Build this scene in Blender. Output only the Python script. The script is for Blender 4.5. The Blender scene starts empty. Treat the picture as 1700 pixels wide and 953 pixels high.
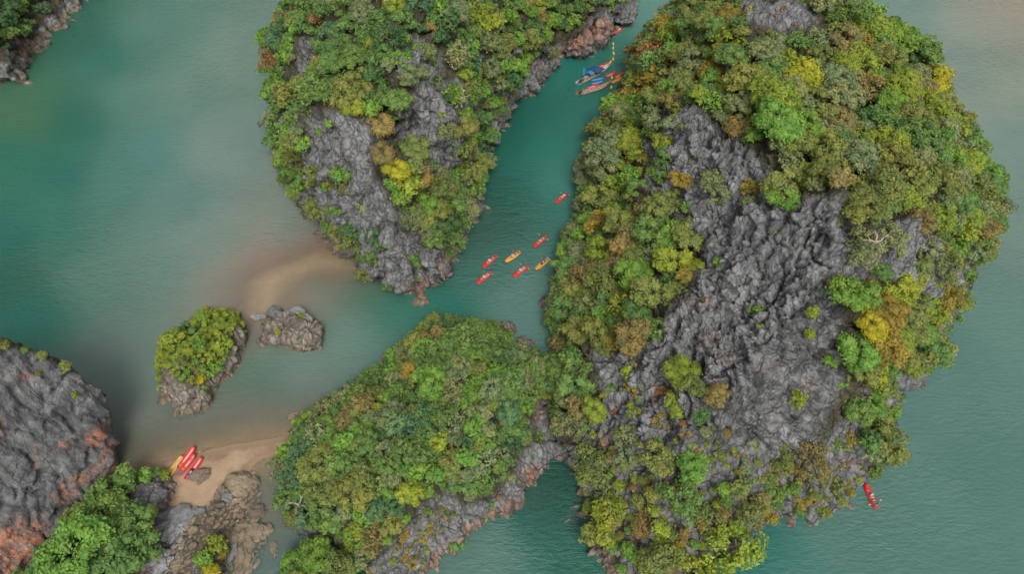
import bpy, bmesh, math, random, time
import numpy as np
from mathutils import Vector, Matrix, noise as mnoise
from mathutils.bvhtree import BVHTree
from mathutils.geometry import delaunay_2d_cdt
T0 = time.time()
SC = bpy.context.scene
COL = SC.collection
rnd = random.Random(7)
nrg = np.random.default_rng(11)

# ------------------------------------------------------------------ camera, sky, sun, exposure
H = 108.0; TH = math.radians(51.0); F = 1134.0; CX, CY = 850.0, 476.5
SN, CS = math.sin(TH), math.cos(TH)
cam = bpy.data.cameras.new('camera'); cam.sensor_width = 36.0
cam.lens = 36.0 * F / 1700.0; cam.clip_start = 1.0; cam.clip_end = 8000.0
co = bpy.data.objects.new('camera', cam); COL.objects.link(co)
co.location = (0, 0, H); co.rotation_euler = (math.pi/2 - TH, 0, 0); SC.camera = co

SUN_EL, SUN_ROT = math.radians(54), math.radians(170)
w = bpy.data.worlds.new("World"); SC.world = w; w.use_nodes = True
nt = w.node_tree; bg = nt.nodes['Background']
sky = nt.nodes.new('ShaderNodeTexSky'); sky.sky_type = 'NISHITA'; sky.sun_disc = False
sky.sun_elevation = SUN_EL; sky.sun_rotation = SUN_ROT
sky.air_density = 1.0; sky.dust_density = 6.0; sky.ozone_density = 1.0
hs = nt.nodes.new('ShaderNodeHueSaturation'); hs.inputs['Saturation'].default_value = 0.22
nt.links.new(sky.outputs[0], hs.inputs['Color']); nt.links.new(hs.outputs[0], bg.inputs[0])
bg.inputs[1].default_value = 0.115
sl = bpy.data.lights.new('sun', 'SUN'); sl.energy = 1.4; sl.angle = math.radians(20); sl.color = (1, .97, .92)
so = bpy.data.objects.new('sun', sl); COL.objects.link(so)
sd = Vector((math.sin(SUN_ROT)*math.cos(SUN_EL), math.cos(SUN_ROT)*math.cos(SUN_EL), math.sin(SUN_EL)))
so.rotation_euler = sd.to_track_quat('Z', 'Y').to_euler(); so.location = (0, 60, 200)
vs = SC.view_settings; vs.view_transform = 'Standard'; vs.look = 'None'; vs.gamma = 1; vs.exposure = 0.46

# ------------------------------------------------------------------ picture <-> place
def at(px, py, z=0.0):
    u = (px-CX)/F; v = (py-CY)/F
    s = (H-z)/(SN+v*CS)
    return (u*s, s*(CS-v*SN), z)
def project(P):
    P = np.asarray(P, float).reshape(-1, 3)
    dz = H-P[:, 2]
    d = P[:, 1]*CS + dz*SN
    d = np.where(d < .1, .1, d)
    return CX+F*P[:, 0]/d, CY+F*(dz*CS-P[:, 1]*SN)/d, d
def ray(px, py):
    u = (px-CX)/F; v = (py-CY)/F
    return Vector((u, CS-v*SN, -SN-v*CS)).normalized()
def inpoly(px, py, poly):
    px = np.asarray(px, float); py = np.asarray(py, float)
    r = np.zeros(px.shape, bool); n = len(poly)
    for i in range(n):
        x1, y1 = poly[i][:2]; x2, y2 = poly[(i+1) % n][:2]
        if y1 == y2: continue
        c = ((y1 > py) != (y2 > py)) & (px < (x2-x1)*(py-y1)/(y2-y1)+x1)
        r ^= c
    return r
def polydist(px, py, poly):
    """signed distance, positive inside"""
    px = np.asarray(px, float); py = np.asarray(py, float)
    d = np.full(px.shape, 1e9); n = len(poly)
    for i in range(n):
        ax, ay = poly[i][:2]; bx, by = poly[(i+1) % n][:2]
        dx, dy = bx-ax, by-ay
        t = np.clip(((px-ax)*dx+(py-ay)*dy)/(dx*dx+dy*dy+1e-9), 0, 1)
        d = np.minimum(d, np.hypot(px-ax-t*dx, py-ay-t*dy))
    return np.where(inpoly(px, py, poly), d, -d)

# ------------------------------------------------------------------ noise in numpy
def _h(ix, iy, iz, s=0):
    h = (ix.astype(np.int64)*374761393 + iy.astype(np.int64)*668265263 + iz.astype(np.int64)*2147483647 + s*974711) & 0xffffffff
    h = ((h ^ (h >> 13))*1274126177) & 0xffffffff
    h = ((h ^ (h >> 16))*2246822519) & 0xffffffff
    return ((h ^ (h >> 15)) & 0xffffff)/float(0xffffff)
def vnoise(P, s=0):
    i = np.floor(P).astype(np.int64); f = P-i
    u = f*f*f*(f*(f*6-15)+10)
    r = 0
    for a in (0, 1):
        wa = u[:, 0] if a else 1-u[:, 0]
        for b in (0, 1):
            wb = u[:, 1] if b else 1-u[:, 1]
            for c in (0, 1):
                wc = u[:, 2] if c else 1-u[:, 2]
                ix, iy, iz = i[:, 0]+a, i[:, 1]+b, i[:, 2]+c
                gx = _h(ix, iy, iz, s)*2-1; gy = _h(ix, iy, iz, s+1)*2-1; gz = _h(ix, iy, iz, s+2)*2-1
                r = r+wa*wb*wc*(gx*(f[:, 0]-a)+gy*(f[:, 1]-b)+gz*(f[:, 2]-c))
    return r*1.3
def fbm(P, o=4, s=0, g=.5):
    r = 0; a = 1
    for k in range(o):
        r = r+a*vnoise(P*2**k+k*17.3, s+k*7); a *= g
    return r
def ridged(P, o=3, s=0):
    r = 0; a = 1
    for k in range(o):
        r = r+a*(1-2.2*np.abs(vnoise(P*2**k+k*9.1, s+k*5))); a *= .5
    return r
def worley(P, s=0):
    i = np.floor(P).astype(np.int64); f = P-i
    F1 = np.full(len(P), 9.); F2 = np.full(len(P), 9.); idr = np.zeros(len(P))
    for a in (-1, 0, 1):
        for b in (-1, 0, 1):
            for c in (-1, 0, 1):
                ix, iy, iz = i[:, 0]+a, i[:, 1]+b, i[:, 2]+c
                dx = a+_h(ix, iy, iz, s)-f[:, 0]; dy = b+_h(ix, iy, iz, s+1)-f[:, 1]; dz = c+_h(ix, iy, iz, s+2)-f[:, 2]
                d = np.sqrt(dx*dx+dy*dy+dz*dz)
                nr = d < F1
                F2 = np.where(nr, F1, np.minimum(F2, d)); F1 = np.where(nr, d, F1)
                idr = np.where(nr, _h(ix, iy, iz, s+3), idr)
    return F1, F2, idr
def blocks(P, s=0):
    """broken blocks: every cell has its own height and its own tilt, parted by narrow cracks"""
    i = np.floor(P).astype(np.int64); f = P-i
    n = len(P); F1 = np.full(n, 9.); F2 = np.full(n, 9.); hgt = np.zeros(n)
    for a in (-1, 0, 1):
        for b in (-1, 0, 1):
            for c in (-1, 0, 1):
                ix, iy, iz = i[:, 0]+a, i[:, 1]+b, i[:, 2]+c
                dx = f[:, 0]-a-_h(ix, iy, iz, s); dy = f[:, 1]-b-_h(ix, iy, iz, s+1); dz = f[:, 2]-c-_h(ix, iy, iz, s+2)
                d = np.sqrt(dx*dx+dy*dy+dz*dz); nr = d < F1
                F2 = np.where(nr, F1, np.minimum(F2, d)); F1 = np.where(nr, d, F1)
                if nr.any():
                    hh = .6*(_h(ix, iy, iz, s+3)-.5)+2.1*((_h(ix, iy, iz, s+4)-.5)*dx+(_h(ix, iy, iz, s+5)-.5)*dy+(_h(ix, iy, iz, s+6)-.5)*dz)
                    hgt = np.where(nr, hh, hgt)
    return hgt, F2-F1
def sstep(a, b, x):
    t = np.clip((x-a)/(b-a), 0, 1); return t*t*(3-2*t)

# ------------------------------------------------------------------ object helpers
def tag(o, label=None, cat=None, group=None, kind=None):
    if label: o['label'] = label
    if cat: o['category'] = cat
    if group: o['group'] = group
    if kind: o['kind'] = kind
    return o
def link(name, data, parent=None, loc=None):
    o = bpy.data.objects.new(name, data); COL.objects.link(o)
    if parent: o.parent = parent
    if loc is not None: o.location = loc
    return o
def empty(name, loc, rz=0.0, rot=None):
    o = link(name, None, None, loc); o.empty_display_size = .3
    o.rotation_euler = rot if rot else (0, 0, rz)
    return o
def np_mesh(name, V, faces, mat=None, smooth=False):
    """faces: (n,3) or (n,4) array"""
    V = np.asarray(V, np.float32); faces = np.asarray(faces, np.int32)
    me = bpy.data.meshes.new(name)
    k = faces.shape[1]; n = len(faces)
    me.vertices.add(len(V)); me.vertices.foreach_set('co', V.ravel())
    me.loops.add(n*k); me.loops.foreach_set('vertex_index', faces.ravel())
    me.polygons.add(n); me.polygons.foreach_set('loop_start', np.arange(0, n*k, k, dtype=np.int32))
    me.polygons.foreach_set('use_smooth', np.full(n, smooth))
    me.update(); me.validate()
    if mat: me.materials.append(mat)
    return me
def attr(me, name, data, kind='FLOAT'):
    a = me.attributes.new(name, kind, 'POINT')
    if kind == 'FLOAT': a.data.foreach_set('value', np.asarray(data, np.float32).ravel())
    else: a.data.foreach_set('color', np.asarray(data, np.float32).ravel())
def bm_mesh(name, bm, mat=None, smooth=False):
    me = bpy.data.meshes.new(name); bm.normal_update(); bm.to_mesh(me); bm.free()
    for p in me.polygons: p.use_smooth = smooth
    if mat: me.materials.append(mat)
    return me
def tube(bm, pts, rad, seg=6, closed=False, cap=True):
    pts = [Vector(p) for p in pts]; n = len(pts)
    if not hasattr(rad, '__len__'): rad = [rad]*n
    rings = []
    for i, p in enumerate(pts):
        a = pts[(i-1) % n] if (closed or i > 0) else p
        b = pts[(i+1) % n] if (closed or i < n-1) else p
        t = (b-a).normalized()
        up = Vector((0, 0, 1)) if abs(t.z) < .95 else Vector((1, 0, 0))
        s = t.cross(up).normalized(); q = s.cross(t)
        rings.append([bm.verts.new(p+rad[i]*(s*math.cos(2*math.pi*k/seg)+q*math.sin(2*math.pi*k/seg))) for k in range(seg)])
    for i in range(n if closed else n-1):
        A, B = rings[i], rings[(i+1) % n]
        for k in range(seg): bm.faces.new((A[k], A[(k+1) % seg], B[(k+1) % seg], B[k]))
    if cap and not closed:
        bm.faces.new(rings[0][::-1]); bm.faces.new(rings[-1])
def box(bm, c, s, rz=0.0, bev=0.0):
    r = bmesh.ops.create_cube(bm, size=1.0)
    bmesh.ops.scale(bm, vec=s, verts=r['verts'])
    if rz: bmesh.ops.rotate(bm, cent=(0, 0, 0), matrix=Matrix.Rotation(rz, 3, 'Z'), verts=r['verts'])
    bmesh.ops.translate(bm, vec=c, verts=r['verts'])
    if bev:
        es = list({e for v in r['verts'] for e in v.link_edges})
        bmesh.ops.bevel(bm, geom=es, offset=bev, segments=2, affect='EDGES', profile=.5)
def copy_tree(o, parent=None):
    c = o.copy(); COL.objects.link(c)
    if parent: c.parent = parent
    for ch in list(o.children): copy_tree(ch, c)
    return c

# ------------------------------------------------------------------ materials
def newmat(name):
    m = bpy.data.materials.new(name); m.use_nodes = True
    t = m.node_tree; b = t.nodes['Principled BSDF']
    return m, t, b, t.nodes['Material Output']
def N(t, k, **kw):
    n = t.nodes.new(k)
    for a, v in kw.items(): setattr(n, a, v)
    return n
def noise_n(t, vec, scale, detail=4, rough=.6):
    n = N(t, 'ShaderNodeTexNoise'); n.inputs['Scale'].default_value = scale
    n.inputs['Detail'].default_value = detail; n.inputs['Roughness'].default_value = rough
    if vec is not None: t.links.new(vec, n.inputs['Vector'])
    return n
def ramp(t, fac, stops):
    r = N(t, 'ShaderNodeValToRGB'); e = r.color_ramp.elements
    while len(e) < len(stops): e.new(.5)
    for i, (p, c) in enumerate(stops):
        e[i].position = p; e[i].color = (*c, 1) if len(c) == 3 else c
    t.links.new(fac, r.inputs[0]); return r
def mixc(t, fac, a, b, mode='MIX'):
    m = N(t, 'ShaderNodeMix', data_type='RGBA', blend_type=mode)
    for sock, v in ((m.inputs[0], fac), (m.inputs[6], a), (m.inputs[7], b)):
        if hasattr(v, 'links'): t.links.new(v, sock)
        elif hasattr(v, '__len__'): sock.default_value = (*v, 1) if len(v) == 3 else v
        else: sock.default_value = v
    return m.outputs[2]
def mathn(t, op, a, b=None, c=None):
    m = N(t, 'ShaderNodeMath', operation=op)
    for i, v in enumerate((a, b, c)):
        if v is None: continue
        if hasattr(v, 'links'): t.links.new(v, m.inputs[i])
        else: m.inputs[i].default_value = v
    return m.outputs[0]
def attrn(t, name):
    a = N(t, 'ShaderNodeAttribute'); a.attribute_name = name; return a
def paint(name, col, rough=.5, var=.12, scale=6.0, usecol=False):
    m, t, b, o = newmat(name)
    tc = N(t, 'ShaderNodeTexCoord')
    n = noise_n(t, tc.outputs['Object'], scale, 3)
    v = ramp(t, n.outputs[0], [(.3, (1-var,)*3), (.7, (1+var*.6,)*3)])
    if usecol:
        oi = N(t, 'ShaderNodeObjectInfo'); src = oi.outputs['Color']
    else: src = col
    c = mixc(t, 1.0, src, v.outputs[0], 'MULTIPLY')
    t.links.new(c, b.inputs['Base Color']); b.inputs['Roughness'].default_value = rough
    return m

def rock_material(name, lo, mid, hi, tide=True, crack=.55, streak=.5):
    m, t, b, o = newmat(name)
    g = N(t, 'ShaderNodeNewGeometry'); P = g.outputs['Position']; oi = N(t, 'ShaderNodeObjectInfo')
    mp = N(t, 'ShaderNodeMapping'); mp.inputs['Scale'].default_value = (1, 1, .4)
    t.links.new(P, mp.inputs[0]); V = mp.outputs[0]
    n1 = noise_n(t, V, .22, 6, .62); n2 = noise_n(t, V, 1.4, 7, .68); n3 = noise_n(t, P, .07, 3)
    mx = mathn(t, 'MULTIPLY_ADD', n1.outputs[0], .55, mathn(t, 'MULTIPLY', n2.outputs[0], .45))
    base = ramp(t, mx, [(.33, lo), (.5, mid), (.66, hi)]).outputs[0]
    bl = attrn(t, 'block')
    base = mixc(t, 1.0, base, ramp(t, bl.outputs['Fac'], [(.15, (.78, .78, .79)), (.85, (1.25, 1.25, 1.24))]).outputs[0], 'MULTIPLY')
    # black and pale streaks left by rain running down the face
    ms = N(t, 'ShaderNodeMapping'); ms.inputs['Scale'].default_value = (.9, .9, .06); t.links.new(P, ms.inputs[0])
    sk = noise_n(t, ms.outputs[0], 1.0, 6, .68)
    base = mixc(t, streak, base, mixc(t, 1.0, base, ramp(t, sk.outputs[0], [(.34, (.42, .43, .45)), (.48, (1, 1, 1)), (.66, (1.35, 1.34, 1.31))]).outputs[0], 'MULTIPLY'))
    # brownish weathering patches
    br = ramp(t, noise_n(t, V, .35, 5, .7).outputs[0], [(.57, (0, 0, 0)), (.74, (1, 1, 1))]).outputs[0]
    base = mixc(t, mathn(t, 'MULTIPLY', br, .28), base, (.17, .13, .10))
    # pale lime wash
    pl = ramp(t, noise_n(t, V, .9, 6, .7).outputs[0], [(.6, (0, 0, 0)), (.72, (1, 1, 1))]).outputs[0]
    base = mixc(t, mathn(t, 'MULTIPLY', pl, .25), base, (.27, .27, .275))
    if not tide: base = mixc(t, 1.0, base, ramp(t, oi.outputs['Random'], [(0, (.68, .68, .70)), (1, (1.28, 1.24, 1.18))]).outputs[0], 'MULTIPLY')
    st = attrn(t, 'stain')
    sn = ramp(t, noise_n(t, V, 1.1, 5, .65).outputs[0], [(.4, (0, 0, 0)), (.56, (1, 1, 1))]).outputs[0]
    sf = mathn(t, 'MULTIPLY', st.outputs['Fac'], sn)
    oc = ramp(t, noise_n(t, V, 2.2, 4).outputs[0], [(.35, (.30, .10, .045)), (.6, (.42, .20, .11)), (.7, (.36, .27, .22))]).outputs[0]
    base = mixc(t, sf, base, oc)
    ve = attrn(t, 'veg')
    so_ = ramp(t, noise_n(t, P, .8, 4).outputs[0], [(.35, (.045, .04, .022)), (.65, (.075, .07, .03))]).outputs[0]
    base = mixc(t, ve.outputs['Fac'], base, so_)
    if tide:
        sx = N(t, 'ShaderNodeSeparateXYZ'); t.links.new(P, sx.inputs[0])
        zn = mathn(t, 'ADD', sx.outputs['Z'], mathn(t, 'MULTIPLY', mathn(t, 'SUBTRACT', n2.outputs[0], .5), 3.0))
        tf = mathn(t, 'SUBTRACT', 1.0, mathn(t, 'SMOOTH_MIN', mathn(t, 'MAXIMUM', mathn(t, 'MULTIPLY', mathn(t, 'SUBTRACT', zn, .6), .8), 0), 1.0, .1))
        tc_ = ramp(t, n2.outputs[0], [(.35, (.12, .088, .055)), (.6, (.25, .19, .125))]).outputs[0]
        base = mixc(t, mathn(t, 'MULTIPLY', tf, .85), base, tc_)
    t.links.new(base, b.inputs['Base Color']); b.inputs['Roughness'].default_value = .92
    wv = noise_n(t, P, .55, 4, .6); wm = N(t, 'ShaderNodeVectorMath', operation='MULTIPLY_ADD')
    t.links.new(wv.outputs['Color'], wm.inputs[0]); wm.inputs[1].default_value = (1.5, 1.5, .6); mc = N(t, 'ShaderNodeMapping'); mc.inputs['Scale'].default_value = (1, 1, .27); t.links.new(P, mc.inputs[0]); t.links.new(mc.outputs[0], wm.inputs[2])
    cr = None
    for sc_, wd in ((.33, .045), (.95, .085)):
        vo = N(t, 'ShaderNodeTexVoronoi', feature='DISTANCE_TO_EDGE'); vo.inputs['Scale'].default_value = sc_; t.links.new(wm.outputs[0], vo.inputs['Vector'])
        mr = N(t, 'ShaderNodeMapRange', interpolation_type='SMOOTHSTEP'); mr.inputs['From Max'].default_value = wd; t.links.new(vo.outputs['Distance'], mr.inputs['Value'])
        cr = mr.outputs[0] if cr is None else mathn(t, 'MULTIPLY', cr, mathn(t, 'MULTIPLY_ADD', mr.outputs[0], .6, .4))
    # dark lichen and soil lodged in the joints
    base = mixc(t, mathn(t, 'MULTIPLY', mathn(t, 'SUBTRACT', 1.0, cr), crack), base, (.028, .028, .026))
    t.links.new(base, b.inputs['Base Color'])
    bp = N(t, 'ShaderNodeBump'); bp.inputs['Strength'].default_value = 1.0; bp.inputs['Distance'].default_value = .55
    n5 = noise_n(t, V, 1.5, 9, .7)
    hn_ = mathn(t, 'MULTIPLY_ADD', cr, crack, n5.outputs[0])
    class _O: pass
    hn = _O(); hn.outputs = [hn_]
    t.links.new(hn.outputs[0], bp.inputs['Height']); t.links.new(bp.outputs[0], b.inputs['Normal'])
    return m
M_ROCK = rock_material('limestone', (.13, .132, .133), (.178, .18, .18), (.235, .236, .234))
M_BROWN = rock_material('tidal_rock', (.17, .135, .09), (.265, .215, .145), (.37, .31, .215), tide=False, crack=.12, streak=0)
M_WALL = rock_material('streaked_limestone', (.062, .065, .067), (.118, .121, .123), (.20, .201, .198), crack=.22, streak=1.0)
M_TAN = rock_material('tan_islet_rock', (.13, .11, .09), (.22, .19, .15), (.33, .29, .24))
M_GREY = rock_material('grey_boulder_rock', (.12, .125, .13), (.25, .255, .26), (.37, .372, .38), tide=False, crack=.10, streak=0)

def leaf_material(name, by_attr):
    m, t, b, o = newmat(name)
    if by_attr: src = attrn(t, 'leafcol').outputs['Color']
    else: src = N(t, 'ShaderNodeObjectInfo').outputs['Color']
    tone = attrn(t, 'tone')
    g = N(t, 'ShaderNodeNewGeometry')
    k = mixc(t, tone.outputs['Fac'], (.70, .80, .80), (1.42, 1.26, 1.0))
    c = mixc(t, 1.0, src, k, 'MULTIPLY')
    b.inputs['Roughness'].default_value = .6; b.inputs['Specular IOR Level'].default_value = .25
    t.links.new(c, b.inputs['Base Color'])
    tr = N(t, 'ShaderNodeBsdfTranslucent'); t.links.new(c, tr.inputs[0])
    mx = N(t, 'ShaderNodeMixShader'); mx.inputs[0].default_value = .3
    t.links.new(b.outputs[0], mx.inputs[1]); t.links.new(tr.outputs[0], mx.inputs[2])
    t.links.new(mx.outputs[0], o.inputs[0])
    return m
M_LEAF = leaf_material('leaves', False); M_LEAFA = leaf_material('leaves_mass', True)
M_BARK = paint('bark', (.16, .13, .10), .9, .3)
M_DEAD = paint('bare_wood', (.36, .30, .25), .9, .2)

# ------------------------------------------------------------------ islands
def raster_height(pts, tri, xs, ys, fill):
    Z = np.full((len(ys), len(xs)), fill, float); h = xs[1]-xs[0]
    for a, b, c in tri:
        A, B, C = pts[a], pts[b], pts[c]
        x0, x1 = min(A[0], B[0], C[0]), max(A[0], B[0], C[0]); y0, y1 = min(A[1], B[1], C[1]), max(A[1], B[1], C[1])
        i0, i1 = np.searchsorted(xs, (x0-h, x1+h)); j0, j1 = np.searchsorted(ys, (y0-h, y1+h))
        if i0 >= i1 or j0 >= j1: continue
        X, Y = np.meshgrid(xs[i0:i1], ys[j0:j1])
        d = (B[1]-C[1])*(A[0]-C[0])+(C[0]-B[0])*(A[1]-C[1])
        if abs(d) < 1e-9: continue
        l1 = ((B[1]-C[1])*(X-C[0])+(C[0]-B[0])*(Y-C[1]))/d
        l2 = ((C[1]-A[1])*(X-C[0])+(A[0]-C[0])*(Y-C[1]))/d
        l3 = 1-l1-l2
        ok = (l1 > -1e-4) & (l2 > -1e-4) & (l3 > -1e-4)
        sub = Z[j0:j1, i0:i1]; sub[ok] = (l1*A[2]+l2*B[2]+l3*C[2])[ok]
    return Z
def blur(Z, n):
    for _ in range(n):
        P = np.pad(Z, 1, mode='edge')
        Z = (P[:-2, 1:-1]+P[2:, 1:-1]+P[1:-1, :-2]+P[1:-1, 2:]+4*P[1:-1, 1:-1])/8
    return Z
def remesh(V, Fc, voxel):
    me = np_mesh('tmp', V, Fc) if isinstance(Fc, np.ndarray) else None
    if me is None:
        me = bpy.data.meshes.new('tmp'); me.from_pydata([tuple(v) for v in V], [], Fc); me.update()
    o = link('tmp', me); m = o.modifiers.new('r', 'REMESH'); m.mode = 'VOXEL'; m.voxel_size = voxel
    dg = bpy.context.evaluated_depsgraph_get(); dg.update()
    r = bpy.data.meshes.new_from_object(o.evaluated_get(dg))
    bpy.data.objects.remove(o); bpy.data.meshes.remove(me)
    return r
STAINS = []   # (world point, radius, strength)
ROCKPOLY = []; MIXPOLY = []
ISL = {}
def finish_island(name, me, mat, amp=1.0, zcut=-2.0, sharp=1.0, notch=1.0):
    n = len(me.vertices); V = np.empty(n*3, np.float32); me.vertices.foreach_get('co', V); V = V.reshape(-1, 3).astype(float)
    Nn = np.empty(n*3, np.float32); me.vertex_normals.foreach_get('vector', Nn); Nn = Nn.reshape(-1, 3).astype(float)
    Fq = np.empty(len(me.polygons)*4, np.int32); me.loops.foreach_get('vertex_index', Fq); Fq = Fq.reshape(-1, 4)
    keep = (V[Fq][:, :, 2].max(1) > zcut); Fq = Fq[keep]
    used = np.unique(Fq); mp = np.full(n, -1); mp[used] = np.arange(len(used)); Fq = mp[Fq]; V = V[used]; Nn = Nn[used]
    bpy.data.meshes.remove(me)
    A = V*np.array([1, 1, .33])
    wp = np.stack([vnoise(V*.3, 41), vnoise(V*.3, 42), vnoise(V*.3, 43)], 1); w2 = np.stack([vnoise(V*1.1, 44), vnoise(V*1.1, 45), vnoise(V*1.1, 46)], 1)
    A2 = A+wp*1.2+w2*.25
    d = fbm(V*.075, 3, 3)*1.8
    zone = .3+.95*sstep(-.22, .25, vnoise(V*np.array([.085, .085, .05])+2.2, 51)+.4*vnoise(V*.2, 52))
    h1, e1 = blocks(A2*.21+1.7, 5); d += (h1*2.0 - (1-sstep(0, .09, e1))*.9)*sharp
    h2, e2 = blocks(A2*.48+3.3, 19); d += (h2*1.2 - (1-sstep(0, .13, e2))*.6)*sharp*zone
    h3, e3 = blocks(A2*1.15+7.1, 29); d += (h3*.55 - (1-sstep(0, .18, e3))*.28)*sharp*zone
    rw = A2*np.array([1, 1, .45])
    fl = 1-np.abs(vnoise(rw*.8, 31))*2.4
    d += np.clip(fl, -.4, 1)*.45
    d += fbm(A*1.7, 3, 23)*.20
    d += (1-np.abs(vnoise(A2*np.array([.62, .62, .18])+5.5, 37))*2.6).clip(-.5, 1)*.8
    d -= 1.25*np.exp(-(vnoise(A2*np.array([.17, .17, .05])+3.7, 57)/.035)**2)+.7*np.exp(-(vnoise(A2*np.array([.42, .42, .13])+1.9, 58)/.05)**2)
    d += (1-np.abs(vnoise(A2*np.array([.27, .27, .07])+8.1, 39))*2.6).clip(-.6, 1)*.9
    d *= amp
    steep = 1-np.clip(Nn[:, 2], 0, 1)
    # tidal notch at the waterline with a lip above it
    if notch:
        nz = V[:, 2]+vnoise(V*.3, 77)*1.2
        d += notch*steep*(-1.5*np.exp(-((nz-.3)/1.0)**2)+.7*np.exp(-((nz-2.8)/1.3)**2))
    V2 = V+Nn*d[:, None]
    px, py, dd = project(V2)
    rock = np.zeros(len(V2)); mix = np.zeros(len(V2))
    for pl in ROCKPOLY: rock = np.maximum(rock, np.clip(polydist(px, py, pl)/14+.5, 0, 1))
    veg = 1-rock
    veg *= sstep(1.0, 3.0, V2[:, 2]+fbm(V*.3, 2, 88)*1.5)
    veg *= 1-sstep(.55, .8, steep+fbm(V*.5, 3, 91)*.35)*.8
    for pl in MIXPOLY: veg *= 1-.85*np.clip(polydist(px, py, pl)/14+.5, 0, 1)
    stain = np.zeros(len(V2))
    for c, r, s in STAINS:
        stain = np.maximum(stain, s*(1-sstep(.45, 1, np.linalg.norm(V2-np.array(c), axis=1)/r)))
    wob = fbm(V*.5, 3, 140)
    for a_, b_, rx, ry, s_ in STREAKS:
        stain = np.maximum(stain, s_*(1-sstep(.55, 1.0, np.sqrt(((px-a_)/rx)**2+((py-b_)/ry)**2)+wob*.7)))
    m2 = np_mesh(name, V2, Fq, mat, smooth=True)
    attr(m2, 'veg', veg); attr(m2, 'stain', stain); attr(m2, 'block', np.clip(.5+.5*h2+.5*h3, 0, 1))
    o = link(name, m2); o['kind'] = 'structure'
    dg = bpy.context.evaluated_depsgraph_get(); dg.update()
    ISL[name] = (o, BVHTree.FromObject(o, dg))
    print('island', name, len(V2), 'verts', round(time.time()-T0, 1))
    return o
def island(name, outline, pts, voxel=.4, mat=None, amp=1.0, grid=.6, nblur=2, sharp=1.0, skirt=3.0, notch=1.0):
    """outline: world points at the waterline (ordered); pts: world (x,y,z)"""
    ol = [tuple(p[:2]) for p in outline]
    cx = sum(p[0] for p in ol)/len(ol); cy = sum(p[1] for p in ol)/len(ol)
    area = sum(ol[i-1][0]*ol[i][1]-ol[i][0]*ol[i-1][1] for i in range(len(ol)))
    sg = 1 if area > 0 else -1
    P = [(x, y, 0.) for x, y in ol]
    n = len(ol)
    for i in range(n):
        a, b = ol[i-1], ol[(i+1) % n]
        tx, ty = b[0]-a[0], b[1]-a[1]; L = math.hypot(tx, ty)+1e-9
        P.append((ol[i][0]+sg*ty/L*skirt, ol[i][1]-sg*tx/L*skirt, -7.))
    P += [tuple(p) for p in pts]
    x0, x1 = min(p[0] for p in P)-3, max(p[0] for p in P)+3; y0, y1 = min(p[1] for p in P)-3, max(p[1] for p in P)+3
    P += [(x0, y0, -8.), (x1, y0, -8.), (x1, y1, -8.), (x0, y1, -8.)]
    vo, _, fo, ov, _, _ = delaunay_2d_cdt([Vector(p[:2]) for p in P], [], [], 0, 1e-4)
    Z3 = [(v[0], v[1], P[ov[i][0]][2] if ov[i] else -8.) for i, v in enumerate(vo)]
    xs = np.arange(x0, x1+grid, grid); ys = np.arange(y0, y1+grid, grid)
    Z = blur(raster_height(Z3, fo, xs, ys, -8.), nblur)
    ny, nx = Z.shape
    X, Y = np.meshgrid(xs, ys)
    top = np.stack([X.ravel(), Y.ravel(), Z.ravel()], 1); bot = top.copy(); bot[:, 2] = -9.5
    I = np.arange(ny*nx).reshape(ny, nx); q = np.stack([I[:-1, :-1], I[:-1, 1:], I[1:, 1:], I[1:, :-1]], -1).reshape(-1, 4)
    k = ny*nx
    side = []
    for e, fl in ((I[0], 0), (I[-1], 1), (I[:, 0], 1), (I[:, -1], 0)):
        s = np.stack([e[:-1], e[:-1]+k, e[1:]+k, e[1:]], 1); side.append(s[:, ::-1] if fl else s)
    Fq = np.concatenate([q, q[:, ::-1]+k]+side)
    me = remesh(np.concatenate([top, bot]), Fq, voxel)
    return finish_island(name, me, mat or M_ROCK, amp, sharp=sharp, notch=notch)
W = lambda L: [at(*p) for p in L]

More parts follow.
